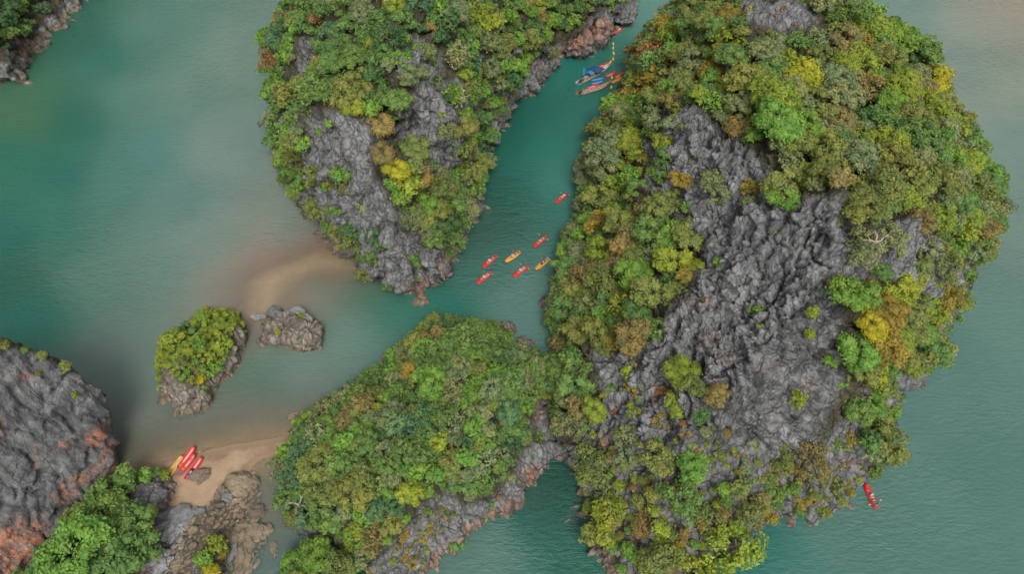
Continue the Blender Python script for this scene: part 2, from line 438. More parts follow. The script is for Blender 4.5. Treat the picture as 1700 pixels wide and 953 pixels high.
# bare rock traced on the cliff faces (the rest of the islands is overgrown)
ROCKPOLY += [
 [(1130,172),(1160,182),(1205,228),(1240,245),(1285,290),(1300,350),(1340,332),(1385,320),(1408,350),(1440,400),(1470,425),(1490,368),(1530,362),(1560,385),(1572,430),(1600,440),(1606,500),(1560,548),(1535,490),(1500,480),(1462,440),(1430,468),(1392,470),(1385,500),(1400,530),(1392,570),(1400,640),(1365,700),(1340,770),(1280,740),(1220,690),(1180,660),(1120,660),(1065,625),(1060,590),(1095,560),(1110,520),(1150,480),(1178,400),(1140,380),(1130,330),(1070,310),(1085,240)],
 [(1205,0),(1330,0),(1358,38),(1300,52),(1250,35)], [(985,585),(1040,590),(1075,640),(1120,680),(1130,760),(1060,760),(1010,690)],
 [(1480,640),(1510,600),(1520,640),(1480,690),(1420,720),(1420,790),(1390,770),(1400,700)],
 [(510,190),(560,186),(600,198),(620,230),(615,280),(650,335),(665,380),(700,410),(738,432),(742,465),(690,495),(640,470),(545,400),(512,340),(503,290),(520,250)],
 [(690,60),(732,88),(735,140),(757,190),(760,262),(730,262),(700,232),(660,228),(652,215),(690,200),(692,140),(660,120),(665,98)],
 [(497,65),(520,65),(515,105),(495,130)],
 [(882,114),(905,88),(958,66),(985,25),(1060,-5),(1045,40),(985,85),(905,110)],
 [(700,842),(740,815),(770,845),(830,822),(868,757),(884,738),(918,724),(934,760),(880,805),(840,855),(712,960),(600,960),(650,905),(690,865)],
 [(885,705),(893,668),(905,668),(916,738),(900,735)], [(225,805),(285,792),(288,830),(275,875),(240,905),(215,912),(212,860)],
 [(272,612),(300,640),(345,640),(385,590),(392,545),(408,530),(410,580),(350,670),(310,705),(265,695)],
 [(420,500),(545,500),(545,595),(415,590)],
 [(-300,540),(60,585),(150,628),(195,660),(200,800),(150,850),(60,930),(-300,1000)],
 [(460,870),(500,880),(550,895),(560,915),(470,905)],
]
MIXPOLY += [[(938,745),(985,690),(1010,640),(1065,625),(1180,660),(1280,740),(1340,765),(1400,700),(1445,760),(1440,810),(1380,870),(1290,865),(1235,890),(1130,965),(1030,955),(940,790)]]
for px, py, z, r, s in [(975,45,9,7,.9),(950,70,4,5,.8),(1005,50,5,5,.8),(900,85,3,4,.7),(920,60,6,4,.6),(735,440,3,4,.6),(695,485,2,4,.7),(740,410,4,3,.6),
        (160,722,8,2.6,1),(172,750,4,2.6,1),(105,735,14,2.0,.8),(60,750,18,3,.45),(185,780,1,3,.8),(10,920,4,7,1),(50,890,6,4,.8),(0,720,20,3,.5),(110,820,6,2.5,.6),(150,790,4,2.5,.6),
        (885,670,7,4,.6),(1140,510,22,2.2,.9),(1175,505,24,1.6,.9),(1200,600,22,2.2,.7),(1180,570,22,2.5,.7),(1205,480,27,1.5,.5),(1480,250,30,1,.4),(1345,640,22,1.5,.9),(1270,610,24,2,.6),
        (1060,690,11,2,.6),(1090,650,14,2,.7),(1000,740,7,3,.6),(960,800,3,4,.6),(1010,880,3,5,.6),(1120,760,11,3,.6),(1100,870,4,4,.5),(1180,860,6,4,.5),(1280,780,12,4,.45),(1350,830,5,3,.6),(1150,700,15,3,.4),
        (790,900,1,5,.9),(840,850,1,4,.9),(740,940,.5,4,.9),(880,800,2,4,.7),(35,75,3,6,.6)]:
    STAINS.append((at(px, py, z), r*(.8 if px > 1050 else 1), s*(.5 if px > 1050 else 1)))
# streaks traced on the left wall and the stained cliff by the boats
STREAKS = [(158,722,9,14,1),(172,752,6,20,1),(178,785,8,14,1),(105,736,12,9,.9),(60,758,7,26,.6),(12,925,60,40,1),(45,885,28,22,.8),(10,905,30,30,.9),(0,700,14,9,.7),(125,800,22,14,.6),(40,625,20,7,.55),(985,52,16,22,1),(955,72,18,16,.9),(1003,40,10,18,.8),(925,92,16,10,.7),(890,108,14,8,.6)]+[(835-31*k_, 858+24*k_, 26, 15, .9) for k_ in range(5)]

# large right island
B_out = W([(928,757,0),(942,795,0),(960,842,0),(978,885,0),(1003,925,0),(1035,948,0),(1075,962,0),(1130,965,0),(1175,945,0),(1215,912,0),(1232,885,0),(1258,858,0),(1300,862,0),(1345,872,0),(1385,855,0),(1420,828,0),(1440,805,0),(1446,775,0),(1462,735,0),(1478,690,0),(1484,650,0),(1505,612,0),(1545,560,0),(1592,508,0),(1612,450,0)]) + \
    [(94,106,0),(91,122,0),(90,140,0),(80,158,0),(64,172,0),(48,180,0)] + W([(1075,85,0),(1052,115,0),(1005,195,0),(970,262,0),(962,330,0),(952,400,0),(926,460,0),(918,510,0),(910,570,0),(922,640,0),(930,705,0)])
B_pts = W([(1380,328,40),(1300,392,33),(1340,350,36.5),(1440,400,34),(1130,182,30),(1170,230,30.5),(1240,255,33),(1285,330,33),(1270,22,39),(1000,500,9),(1080,480,15),(1150,450,21),(1220,430,27),
  (1300,470,30),(1380,450,33),(1000,600,10),(1100,560,19),(1180,520,23),(1230,620,23),(1000,700,8.5),(958,700,6),(930,700,-.6),(966,620,6),(1100,720,14),(1230,720,17),(1330,700,18.5),(1400,620,23),(1330,600,24),(1320,520,29),
  (985,790,4.5),(1050,830,7),(1150,830,9),(1250,800,11.5),(1350,790,8.5),(1120,900,4.5),(1030,890,4),(1420,750,7),(1440,690,10),(1455,600,20),(1420,520,29),(1500,500,25),(1560,470,19),(1545,420,25),(1575,440,15),(1500,390,32),(1510,560,14),
  (1180,740,15.5),(1060,660,12),(1450,330,36),(1550,300,31),(1620,290,23),(1598,370,22),(1300,250,36),(1200,200,31.5),(1090,270,19),(1080,330,18.5),(1040,380,13),(1120,390,21),(1170,380,25),(1000,260,6.5),(1010,330,9),
  (1300,130,37),(1450,150,35),(1550,200,29),(1400,50,35),(1250,40,38),(1330,30,38),(1150,80,26),(1200,130,31.5),(1080,100,14),(1110,160,23),(1050,170,12),(1050,250,14),(1480,70,31),(1540,110,25),(960,540,4)]) + \
    [(45,142,33),(70,138,29),(84,120,20),(60,155,18),(42,160,18),(90,104,16)]
island('limestone_island_large', B_out, B_pts, .31, sharp=.72)

# left island
L_out = W([(698,498,0),(735,455,0),(748,412,0),(768,370,0),(790,305,0),(806,245,0),(825,185,0),(845,145,0),(868,115,0),(900,100,0),(940,95,0),(985,82,0),(1006,58,0),(1022,40,0),(1050,15,0),(1062,-12,0)]) + \
    [(36,228,0),(0,240,0),(-45,238,0),(-62,210,0),(-64,175,0),(-59,147,0),(-53,127,0),(-46,110,0)] + W([(543,398,0),(572,418,0),(602,442,0),(642,468,0)])
L_pts = W([(540,192,31),(575,195,31.5),(605,205,31),(515,215,26),(520,270,20),(525,330,9),(555,300,19),(600,300,22),(570,370,7),(610,390,11),(650,400,12),(650,340,19),(600,250,26),(690,450,5),(720,400,11),(735,350,9),(700,340,18),(680,290,23),
  (690,72,43),(722,95,40),(730,140,34),(705,190,30),(742,200,27),(755,255,19),(720,255,23),(660,222,27),(640,170,31.5),(660,115,36),(620,200,30),
  (765,280,13),(780,170,19),(790,220,12),(800,100,22),(760,120,28),(850,50,20),(800,30,28),(750,50,34),(650,20,40),(560,30,36),(570,130,32),(520,120,27),(480,50,26),(480,150,20),(495,230,15),(830,100,13),
  (880,60,14),(910,40,14),(950,30,12),(975,50,8),(1000,12,12),(1040,0,8),(455,100,14),(600,80,36)]) + \
    [(-20,150,42),(-42,165,34),(-8,180,32),(12,200,25),(-32,205,36),(22,215,16),(-52,195,20),(-54,165,16)]
island('limestone_island_left', L_out, L_pts, .44)

# middle island
M_out = W([(930,752,0),(915,770,0),(885,803,0),(850,842,0),(803,882,0),(762,918,0),(722,948,0),(690,972,0),(640,972,0),(608,950,0),(580,926,0),(552,905,0),(520,900,0),(488,893,0),(468,868,0),(466,800,0),(478,745,0),(494,715,0),(505,690,0),(560,655,0),(612,633,0),(640,600,0),(672,570,0),(704,552,0),(745,548,0)]) + \
    [(-5,79.5,0),(3,76,0),(4.5,69,0),(6.5,60,0),(8.3,52.5,0)]
M_pts = W([(740,610,12),(850,650,12),(890,690,6),(880,745,6.5),(906,728,2.6),(902,690,3.0),(700,700,14),(600,700,11),(520,730,5.5),(560,780,10),(650,800,12),(520,850,5),(620,880,6.5),(700,852,8),(750,830,7.5),(840,790,6.5),(800,710,13),(630,650,5),
  (800,600,11.5),(690,590,5),(750,870,4.5),(690,920,3.5),(820,830,4),(770,770,11),(570,860,5.5),(880,620,8),(860,780,4.5)])
island('limestone_island_middle', M_out, M_pts, .28, amp=.7, sharp=.6)

# little islands
island('shrub_islet', W([(274,690,0),(303,698,0),(318,696,0),(347,663,0),(376,626,0),(398,586,0),(407,548,0)])+[(-54,81,0),(-60,80.5,0),(-64.5,75.5,0),(-65,68,0),(-63.5,61,0)],
       W([(275,600,6.5),(300,640,5.8),(335,640,5.5),(368,590,6.2),(395,540,5.5),(340,540,6),(290,560,6),(325,600,6.5),(310,670,2),(285,672,2.2),(385,585,3.6)]), .2, amp=.30, grid=.4, nblur=2, skirt=1.2, notch=.25, mat=M_TAN)
island('rock_islet', W([(424,572,0),(440,580,0),(485,579,0),(528,583,0),(536,566,0),(533,542,0),(512,520,0),(485,515,0),(450,520,0),(430,540,0)]),
       W([(480,528,4.2),(452,540,3.4),(502,535,4.2),(445,560,2.6),(480,563,2.8),(515,564,2.8),(524,545,3.2),(436,566,1.6)]), .15, amp=.42, grid=.3, nblur=1, mat=M_TAN, skirt=1.2, notch=.4)
island('headland_upper_left', W([(44,0,0),(26,26,0),(4,47,0),(-20,64,0),(-70,96,0)])+[(-190,160,0),(-210,230,0),(-130,235,0)],
       W([(18,0,8),(-4,24,7),(-30,20,14),(-50,60,8),(-80,10,20)])+[(-170,190,18),(-150,215,12)], .6, notch=.8, amp=.8)
island('shrub_outcrop_near', W([(478,968,0),(482,925,0),(505,908,0),(548,908,0),(575,930,0),(602,958,0),(612,1000,0),(560,1040,0),(490,1030,0)]),
       W([(520,930,3.5),(560,945,3.5),(500,970,3.2),(560,990,3)]), .3, amp=.5, skirt=1.5, notch=.5)
island('shrub_outcrop_shore', W([(318,960,0),(330,925,0),(352,892,0),(374,885,0),(383,910,0),(384,950,0),(375,990,0),(320,990,0)]),
       W([(345,930,2.4),(365,905,2.2),(350,960,2.4)]), .22, amp=.4, skirt=1.2, notch=.3)
island('foot_slope', W([(200,775,0),(255,790,0),(287,790,0),(285,830,0),(270,870,0),(235,900,0),(238,1000,0),(60,1060,0),(20,980,0),(90,930,0),(150,850,0),(185,805,0)]),
       W([(235,860,2.6),(265,825,2.3),(225,815,2.6),(170,880,4),(210,930,2.2),(130,950,4.5),(100,930,6)]), .3, amp=.45, skirt=1.5, notch=0)
# the overhanging wall at the lower left: rings of the cliff at rising heights
def wall_island():
    R = [(0, [(193,775),(188,800),(150,855),(90,905),(20,965),(-60,1010)]), (8, [(188,705),(178,745),(140,790),(70,860),(-10,930),(-90,1000)]),
         (16, [(180,655),(165,690),(110,735),(40,800),(-40,870),(-120,950)]), (24, [(140,622),(115,655),(60,705),(-10,770),(-80,840),(-160,920)]),
         (32, [(80,592),(60,620),(10,670),(-60,740),(-130,820),(-200,900)]), (41, [(-5,566),(-25,590),(-70,640),(-130,710),(-190,790),(-250,870)])]
    R = [(z*.66, pl) for z, pl in R]   # the wall leans back a little
    V = []; n = 9
    for z, pl in [(-7, R[0][1])]+R:
        pts = [at(px, py, max(z, 0))[:2] for px, py in pl]
        f = pts[0]
        ring = [(-124, 22), (-124, f[1]-2.5), (f[0]-3, f[1]+.4)]+pts
        V += [(x, y, z) for x, y in ring]
    Fc = []
    m = len(R)+1
    for k in range(m-1):
        for i in range(n):
            a, b = k*n+i, k*n+(i+1) % n
            Fc.append((a, b, b+n, a+n))
    Fc.append(tuple(range(n))[::-1]); Fc.append(tuple((m-1)*n+i for i in range(n)))
    me = bpy.data.meshes.new('t'); me.from_pydata(V, [], Fc); bm = bmesh.new(); bm.from_mesh(me)
    bmesh.ops.triangulate(bm, faces=bm.faces); bmesh.ops.recalc_face_normals(bm, faces=bm.faces)
    Vv = [tuple(v.co) for v in bm.verts]; bm.verts.index_update(); Ff = [tuple(v.index for v in f.verts) for f in bm.faces]
    bm.free(); bpy.data.meshes.remove(me)
    return finish_island('limestone_cliff_left', remesh(Vv, Ff, .38), M_WALL, .5, sharp=.5, notch=.3)
wall_island()

# ------------------------------------------------------------------ sand bed and sea
BEACH = W([(262,772),(330,750),(400,737),(450,728),(500,718),(505,742),(465,752),(432,765),(412,785),(385,830),(395,870),(370,905),(330,960),(230,990),(200,960),(240,880),(275,820)])
BAR = W([(412,470),(430,452),(470,436),(530,414),(575,420),(600,445),(570,450),(530,446),(490,462),(465,490),(462,525),(425,540),(408,520)])
def bed_height(X, Y):
    q = np.stack([X.ravel(), Y.ravel(), 0*X.ravel()], 1)
    n = fbm(q*.12, 3, 60).reshape(X.shape)*.12+fbm(q*.5, 2, 61).reshape(X.shape)*.05
    a = polydist(X, Y, BEACH); za = np.where(a > 0, np.minimum(a*.09, .55), np.maximum(a*.10, -5))
    b = polydist(X, Y, BAR); zb = -.40+np.where(b > 0, np.minimum(b*.08, .24), np.maximum(b*.16, -5))
    return np.maximum(za, zb)+n*np.where(a > 1.5, 1, .6)
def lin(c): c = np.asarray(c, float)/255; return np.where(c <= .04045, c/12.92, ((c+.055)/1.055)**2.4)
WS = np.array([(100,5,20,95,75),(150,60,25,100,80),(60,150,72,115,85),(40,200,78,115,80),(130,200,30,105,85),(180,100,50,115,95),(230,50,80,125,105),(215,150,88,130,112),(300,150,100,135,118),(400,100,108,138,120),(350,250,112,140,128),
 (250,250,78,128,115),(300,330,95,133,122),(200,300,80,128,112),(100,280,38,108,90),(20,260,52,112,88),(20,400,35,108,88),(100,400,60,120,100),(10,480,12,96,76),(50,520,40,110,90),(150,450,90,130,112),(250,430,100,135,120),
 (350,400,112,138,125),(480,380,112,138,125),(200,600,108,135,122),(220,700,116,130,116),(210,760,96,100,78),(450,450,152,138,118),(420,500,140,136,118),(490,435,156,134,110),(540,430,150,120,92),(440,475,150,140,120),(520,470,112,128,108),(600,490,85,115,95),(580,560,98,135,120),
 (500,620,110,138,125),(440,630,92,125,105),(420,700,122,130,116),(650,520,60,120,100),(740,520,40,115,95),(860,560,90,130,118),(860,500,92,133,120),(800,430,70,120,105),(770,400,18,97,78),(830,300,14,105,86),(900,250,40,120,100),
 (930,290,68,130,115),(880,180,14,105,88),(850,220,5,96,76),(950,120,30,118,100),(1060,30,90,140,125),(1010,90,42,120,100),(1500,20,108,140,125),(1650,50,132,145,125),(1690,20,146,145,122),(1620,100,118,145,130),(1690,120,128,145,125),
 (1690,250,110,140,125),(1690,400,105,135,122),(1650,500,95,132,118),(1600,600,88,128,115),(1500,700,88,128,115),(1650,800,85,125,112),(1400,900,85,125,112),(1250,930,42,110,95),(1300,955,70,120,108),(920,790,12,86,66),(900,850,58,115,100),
 (950,930,24,98,78),(800,920,88,125,112),(760,950,92,125,112),(930,880,66,118,100),(450,850,115,130,118),(440,930,88,122,112),(460,900,95,125,115),(580,930,12,70,62)], float)  # water tints: silt and shallows, with dark island reflections put into the colour
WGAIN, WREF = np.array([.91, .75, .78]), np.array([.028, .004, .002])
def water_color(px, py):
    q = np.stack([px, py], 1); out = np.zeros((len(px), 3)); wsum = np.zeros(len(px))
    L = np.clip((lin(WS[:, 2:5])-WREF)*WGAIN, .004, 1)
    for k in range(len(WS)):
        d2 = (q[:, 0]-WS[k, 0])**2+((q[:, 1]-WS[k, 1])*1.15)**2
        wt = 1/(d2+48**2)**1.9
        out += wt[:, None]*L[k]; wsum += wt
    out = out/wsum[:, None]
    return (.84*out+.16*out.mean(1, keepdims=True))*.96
def axis(a, b, st, far):
    c = list(np.arange(a, b+st, st)); g = st; lo = [a]; hi = [c[-1]]
    while hi[-1] < far: g *= 1.6; hi.append(hi[-1]+g)
    g = st
    while lo[-1] > -far: g *= 1.6; lo.append(lo[-1]-g)
    return np.array(lo[:0:-1]+c+hi[1:])
def grid_mesh(name, xs, ys, zf, mat):
    X, Y = np.meshgrid(xs, ys); Z = zf(X, Y)
    I = np.arange(X.size).reshape(X.shape)
    q = np.stack([I[:-1, :-1], I[:-1, 1:], I[1:, 1:], I[1:, :-1]], -1).reshape(-1, 4)
    return np_mesh(name, np.stack([X.ravel(), Y.ravel(), Z.ravel()], 1), q, mat, True), X, Y
def sand_material():
    m, t, b, o = newmat('sand')
    g = N(t, 'ShaderNodeNewGeometry'); P = g.outputs['Position']
    n1 = noise_n(t, P, .35, 5, .6); n2 = noise_n(t, P, 3, 6, .7)
    c = ramp(t, n1.outputs[0], [(.3, (.25, .165, .10)), (.55, (.315, .215, .135)), (.75, (.365, .26, .17))]).outputs[0]
    c = mixc(t, .35, c, ramp(t, n2.outputs[0], [(.3, (.19, .12, .07)), (.7, (.40, .30, .20))]).outputs[0])
    sz = N(t, 'ShaderNodeSeparateXYZ'); t.links.new(P, sz.inputs[0])
    wz = mathn(t, 'MULTIPLY_ADD', n1.outputs[0], .28, sz.outputs['Z'])
    c = mixc(t, 1.0, c, ramp(t, wz, [(.08, (1, 1, 1)), (.17, (.74, .72, .70)), (.24, (.70, .68, .66)), (.33, (1, 1, 1))]).outputs[0], 'MULTIPLY')
    c = mixc(t, attrn(t, 'pale').outputs['Fac'], c, mixc(t, 1.0, c, (1.45, 1.55, 1.65), 'MULTIPLY'))
    c = mixc(t, attrn(t, 'rubble').outputs['Fac'], c, ramp(t, n2.outputs[0], [(.3, (.035, .028, .020)), (.7, (.10, .08, .055))]).outputs[0])
    t.links.new(c, b.inputs['Base Color']); b.inputs['Roughness'].default_value = .8
    bp = N(t, 'ShaderNodeBump'); bp.inputs['Strength'].default_value = .5; bp.inputs['Distance'].default_value = .08
    t.links.new(n2.outputs[0], bp.inputs['Height']); t.links.new(bp.outputs[0], b.inputs['Normal'])
    return m
me, X, Y = grid_mesh('sand_beach', np.arange(-95, 8, .8), np.arange(12, 118, .8), bed_height, sand_material())
q_ = project(np.stack([X.ravel(), Y.ravel(), 0*X.ravel()], 1))
RUB = [[(385,785),(428,798),(432,825),(408,868),(372,890),(350,893),(335,925),(330,960),(228,965),(232,905),(262,890),(280,868),(310,878),(335,850),(365,820)], [(375,868),(415,862),(448,880),(440,905),(425,950),(385,965),(380,910)]]
attr(me, 'pale', np.clip(polydist(X.ravel(), Y.ravel(), BAR)/3+.6, 0, 1))
attr(me, 'rubble', np.clip(np.maximum(polydist(q_[0], q_[1], RUB[0]), polydist(q_[0], q_[1], RUB[1]))/10+.35+.9*fbm(np.stack([X.ravel(), Y.ravel(), 0*X.ravel()], 1)*.8, 3, 71), 0, 1))
o = link('sand_beach', me); o['kind'] = 'structure'
def water_material():
    m, t, b, o = newmat('sea_water')
    g = N(t, 'ShaderNodeNewGeometry'); P = g.outputs['Position']
    wc = attrn(t, 'silt_reflection'); dp = attrn(t, 'cover'); rf = attrn(t, 'ripple')
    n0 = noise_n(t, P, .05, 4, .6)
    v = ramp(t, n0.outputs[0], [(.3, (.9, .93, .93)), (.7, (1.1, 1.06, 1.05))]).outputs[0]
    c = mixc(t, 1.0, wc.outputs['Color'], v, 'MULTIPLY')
    df = N(t, 'ShaderNodeBsdfDiffuse'); t.links.new(c, df.inputs[0])
    tp = N(t, 'ShaderNodeBsdfTransparent'); tp.inputs[0].default_value = (.95, .97, .93, 1)
    mx = N(t, 'ShaderNodeMixShader'); t.links.new(dp.outputs['Fac'], mx.inputs[0]); t.links.new(tp.outputs[0], mx.inputs[1]); t.links.new(df.outputs[0], mx.inputs[2])
    gl = N(t, 'ShaderNodeBsdfGlossy'); gl.inputs['Roughness'].default_value = .08; gl.inputs[0].default_value = (1, 1, 1, 1)
    fr = N(t, 'ShaderNodeFresnel'); fr.inputs[0].default_value = 1.33
    m2 = N(t, 'ShaderNodeMixShader'); t.links.new(fr.outputs[0], m2.inputs[0]); t.links.new(mx.outputs[0], m2.inputs[1]); t.links.new(gl.outputs[0], m2.inputs[2])
    mp = N(t, 'ShaderNodeMapping'); mp.inputs['Scale'].default_value = (.55, 1.3, 1); mp.inputs['Rotation'].default_value = (0, 0, .12)
    t.links.new(P, mp.inputs[0])
    w1 = noise_n(t, mp.outputs[0], 1.25, 5, .66)
    mp2 = N(t, 'ShaderNodeMapping'); mp2.inputs['Scale'].default_value = (.8, 1.2, 1); mp2.inputs['Rotation'].default_value = (0, 0, -.5)
    t.links.new(P, mp2.inputs[0])
    w2 = noise_n(t, mp2.outputs[0], .42, 3, .5)
    hh = mathn(t, 'ADD', w1.outputs[0], mathn(t, 'MULTIPLY', w2.outputs[0], .8))
    bp = N(t, 'ShaderNodeBump'); bp.inputs['Distance'].default_value = .42
    t.links.new(mathn(t, 'MULTIPLY', rf.outputs['Fac'], 1.0), bp.inputs['Strength']); t.links.new(hh, bp.inputs['Height'])
    for nd in (df, gl, fr): t.links.new(bp.outputs[0], nd.inputs['Normal'])
    t.links.new(m2.outputs[0], o.inputs[0])
    return m
xs = axis(-190, 190, 1.9, 5000); ys = axis(-10, 270, 1.9, 5000)
me, X, Y = grid_mesh('water', xs, ys, lambda X, Y: 0*X, water_material())
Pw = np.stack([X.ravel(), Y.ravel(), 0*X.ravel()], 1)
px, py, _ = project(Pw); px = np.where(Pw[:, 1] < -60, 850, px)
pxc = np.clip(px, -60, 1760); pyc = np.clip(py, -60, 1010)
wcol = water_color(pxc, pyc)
attr(me, 'silt_reflection', np.concatenate([wcol, np.ones((len(wcol), 1))], 1), 'FLOAT_COLOR')  # carries silt tone and the painted cliff reflections together
bh = bed_height(X, Y).ravel(); near = (X.ravel() > -95) & (X.ravel() < 7) & (Y.ravel() > 12) & (Y.ravel() < 117)
dep = np.where(near, np.clip(-bh, 0, 9), 9)
attr(me, 'cover', 1-np.exp(-dep*1.5))
RIP = [(820,400,130,1.4),(900,850,90,1.7),(150,450,200,.8),(60,450,120,1),(330,150,180,.55),(1000,80,60,.9),(1650,120,140,.7),(850,330,120,.8),(560,400,80,.7),(230,770,60,.9),(500,350,120,.5)]
rip = np.full(len(Pw), .5)
for a, b_, r, s in RIP: rip = np.maximum(rip, s*np.exp(-((pxc-a)**2+(pyc-b_)**2)/r**2))
rip *= 1.15*1.0; rip *= .75+.5*np.clip(fbm(Pw*.03, 3, 120)+.5, 0, 1)
attr(me, 'ripple', rip)
o = link('water', me); o['kind'] = 'structure'
print('setting', round(time.time()-T0, 1))

# ------------------------------------------------------------------ crowns, trunks, shrubs (each built once, shared by its copies)
ICO = None
def ico():
    global ICO
    if ICO is None:
        bm = bmesh.new(); bmesh.ops.create_icosphere(bm, subdivisions=1, radius=1)
        bm.verts.ensure_lookup_table(); bm.verts.index_update()
        ICO = (np.array([v.co[:] for v in bm.verts]), np.array([[v.index for v in f.verts] for f in bm.faces])); bm.free()
    return ICO
OCT = (np.array([(1, 0, 0), (0, 1, 0), (-1, 0, 0), (0, -1, 0), (0, 0, 1), (0, 0, -1)], float)*1.12, np.array([(0, 1, 4), (1, 2, 4), (2, 3, 4), (3, 0, 4), (1, 0, 5), (2, 1, 5), (3, 2, 5), (0, 3, 5)]))
def unit(v): return v/(np.linalg.norm(v, axis=-1, keepdims=True)+1e-9)
def crown_arrays(seed, ncl=26, nleaf=44, leaf=.085, flat=.72, clr=(.26, .40), spread=.66, low=-.25, loose=0.0, core=.80, flatc=.8, octa=False):
    """unit-radius crown: clumps of leaf blades over small dense hearts. returns V, quads, tone"""
    g = np.random.default_rng(seed)
    V, Q, T = [], [], []; nv = 0
    iv, it = OCT if octa else ico()
    k = 0; C = []
    ph = g.random()*6.28
    while len(C) < ncl and k < 4000:
        k += 1
        d = unit(g.normal(size=3)); 
        if d[2] < low: continue
        ang = math.atan2(d[1], d[0])
        R = spread*(1+.22*math.sin(2*ang+ph)+.14*math.sin(5*ang+2*ph))*(.45+.55*g.random()**.4)
        c = d*R*np.array([1, 1, flat]); r = clr[0]+(clr[1]-clr[0])*g.random()
        if any(np.linalg.norm((c-c2)/np.array([1, 1, flat])) < .55*min(r, r2) for c2, r2 in C): continue
        C.append((c, r))
    for c, r in C:
        tn = np.clip(.5+.26*g.normal(), 0, 1)
        if core > 0:
            vv = iv*r*core*np.array([1, 1, flatc])*(1+.18*g.normal(size=(len(iv), 1)))+c
            V.append(vv); Q.append(np.concatenate([it, it[:, 2:3]], 1)+nv); T.append(np.full(len(vv), tn*.7)); nv += len(vv)
        n = int(nleaf*(r/clr[1])**1.5)+6
        d = unit(g.normal(size=(n, 3))+np.array([0, 0, .45])+c*.5)
        rr = r*(.84+.24*g.random((n, 1))+loose*g.random((n, 1)))
        p = c+d*rr*np.array([1, 1, flatc])
        nn = unit(d*.9+g.normal(size=(n, 3))*.55+np.array([0, 0, .35]))
        t1 = unit(np.cross(nn, g.normal(size=(n, 3)))); t2 = np.cross(nn, t1)
        s = leaf*(.7+.7*g.random((n, 1)))
        q0 = p-t1*s; q1 = p+t2*s*1.05+nn*s*.25; q2 = p+t1*s; q3 = p-t2*s*.62+nn*s*.2
        V.append(np.stack([q0, q1, q2], 1).reshape(-1, 3)); ii = np.arange(n*3).reshape(n, 3)+nv; Q.append(np.concatenate([ii, ii[:, 2:3]], 1)); nv += n*3
        T.append(np.repeat(np.clip(tn+.20*g.normal(size=n), 0, 1), 3))
    return np.concatenate(V), np.concatenate(Q), np.concatenate(T)
def crown_mesh(name, arr, mat):
    V, Q, T = arr
    tri = Q[:, 2] == Q[:, 3]
    me = bpy.data.meshes.new(name)
    loops = np.concatenate([Q[tri][:, :3].ravel(), Q[~tri].ravel()]); nt_, nq = tri.sum(), (~tri).sum()
    me.vertices.add(len(V)); me.vertices.foreach_set('co', V.astype(np.float32).ravel())
    me.loops.add(len(loops)); me.loops.foreach_set('vertex_index', loops.astype(np.int32))
    me.polygons.add(nt_+nq); me.polygons.foreach_set('loop_start', np.concatenate([np.arange(nt_)*3, nt_*3+np.arange(nq)*4]).astype(np.int32))
    me.update(); attr(me, 'tone', T); me.materials.append(mat)
    return me
def crowns(q, lf, o=False):  # many fine clumps, broad domes, loose and feathery, compact cushions
    return {'round': [crown_arrays(s, 34, int(92*q), .056*lf, .74, (.17, .34), .70, octa=o) for s in (1, 2, 3, 12)],
     'broad': [crown_arrays(s, 40, int(84*q), .052*lf, .50, (.15, .29), .78, -.1, octa=o) for s in (4, 5, 13)],
     'loose': [crown_arrays(s, 30, int(84*q), .060*lf, .82, (.13, .30), .80, -.35, .34, .5, octa=o) for s in (6, 7, 8, 14)],
     'clumpy': [crown_arrays(s, 20, int(130*q), .052*lf, .72, (.24, .40), .68, -.15, .05, .86, octa=o) for s in (9, 10, 11)]}
CR = crowns(1.0, 1.0); CRLO = crowns(.24, 1.85, True)
def shrubs(q, lf, o=False):
    return {'bush': [crown_arrays(s, 9, int(60*q), .10*lf, .62, (.30, .48), .55, .0, .12, .7, octa=o) for s in (21, 22, 23)], 'tuft': [crown_arrays(s, 7, int(46*q), .13*lf, .40, (.30, .45), .60, .1, .3, .5, octa=o) for s in (24, 25)]}
SH = shrubs(1, 1); SHLO = shrubs(.35, 1.6, True)
CRM = {k: [crown_mesh('crown_'+k, a, M_LEAF) for a in v] for k, v in CR.items()}
SHM = {k: [crown_mesh('shrub_'+k, a, M_LEAF) for a in v] for k, v in SH.items()}
def trunk_mesh(seed):
    g = random.Random(seed); bm = bmesh.new()
    tube(bm, [(0, 0, -.9), (g.uniform(-.05, .05), g.uniform(-.05, .05), -.3), (g.uniform(-.1, .1), g.uniform(-.1, .1), .15), (0, 0, .5)], [.10, .075, .055, .02], 6)
    for k in range(4):
        a = k*1.57+g.uniform(-.5, .5); r = g.uniform(.45, .7); z = g.uniform(-.1, .3)
        tube(bm, [(0, 0, -.35+k*.1), (.45*r*math.cos(a), .45*r*math.sin(a), z-.1), (r*math.cos(a), r*math.sin(a), z+.15)], [.045, .03, .012], 5)
    return bm_mesh('trunk', bm, M_BARK)
TRM = [trunk_mesh(s) for s in (1, 2, 3)]
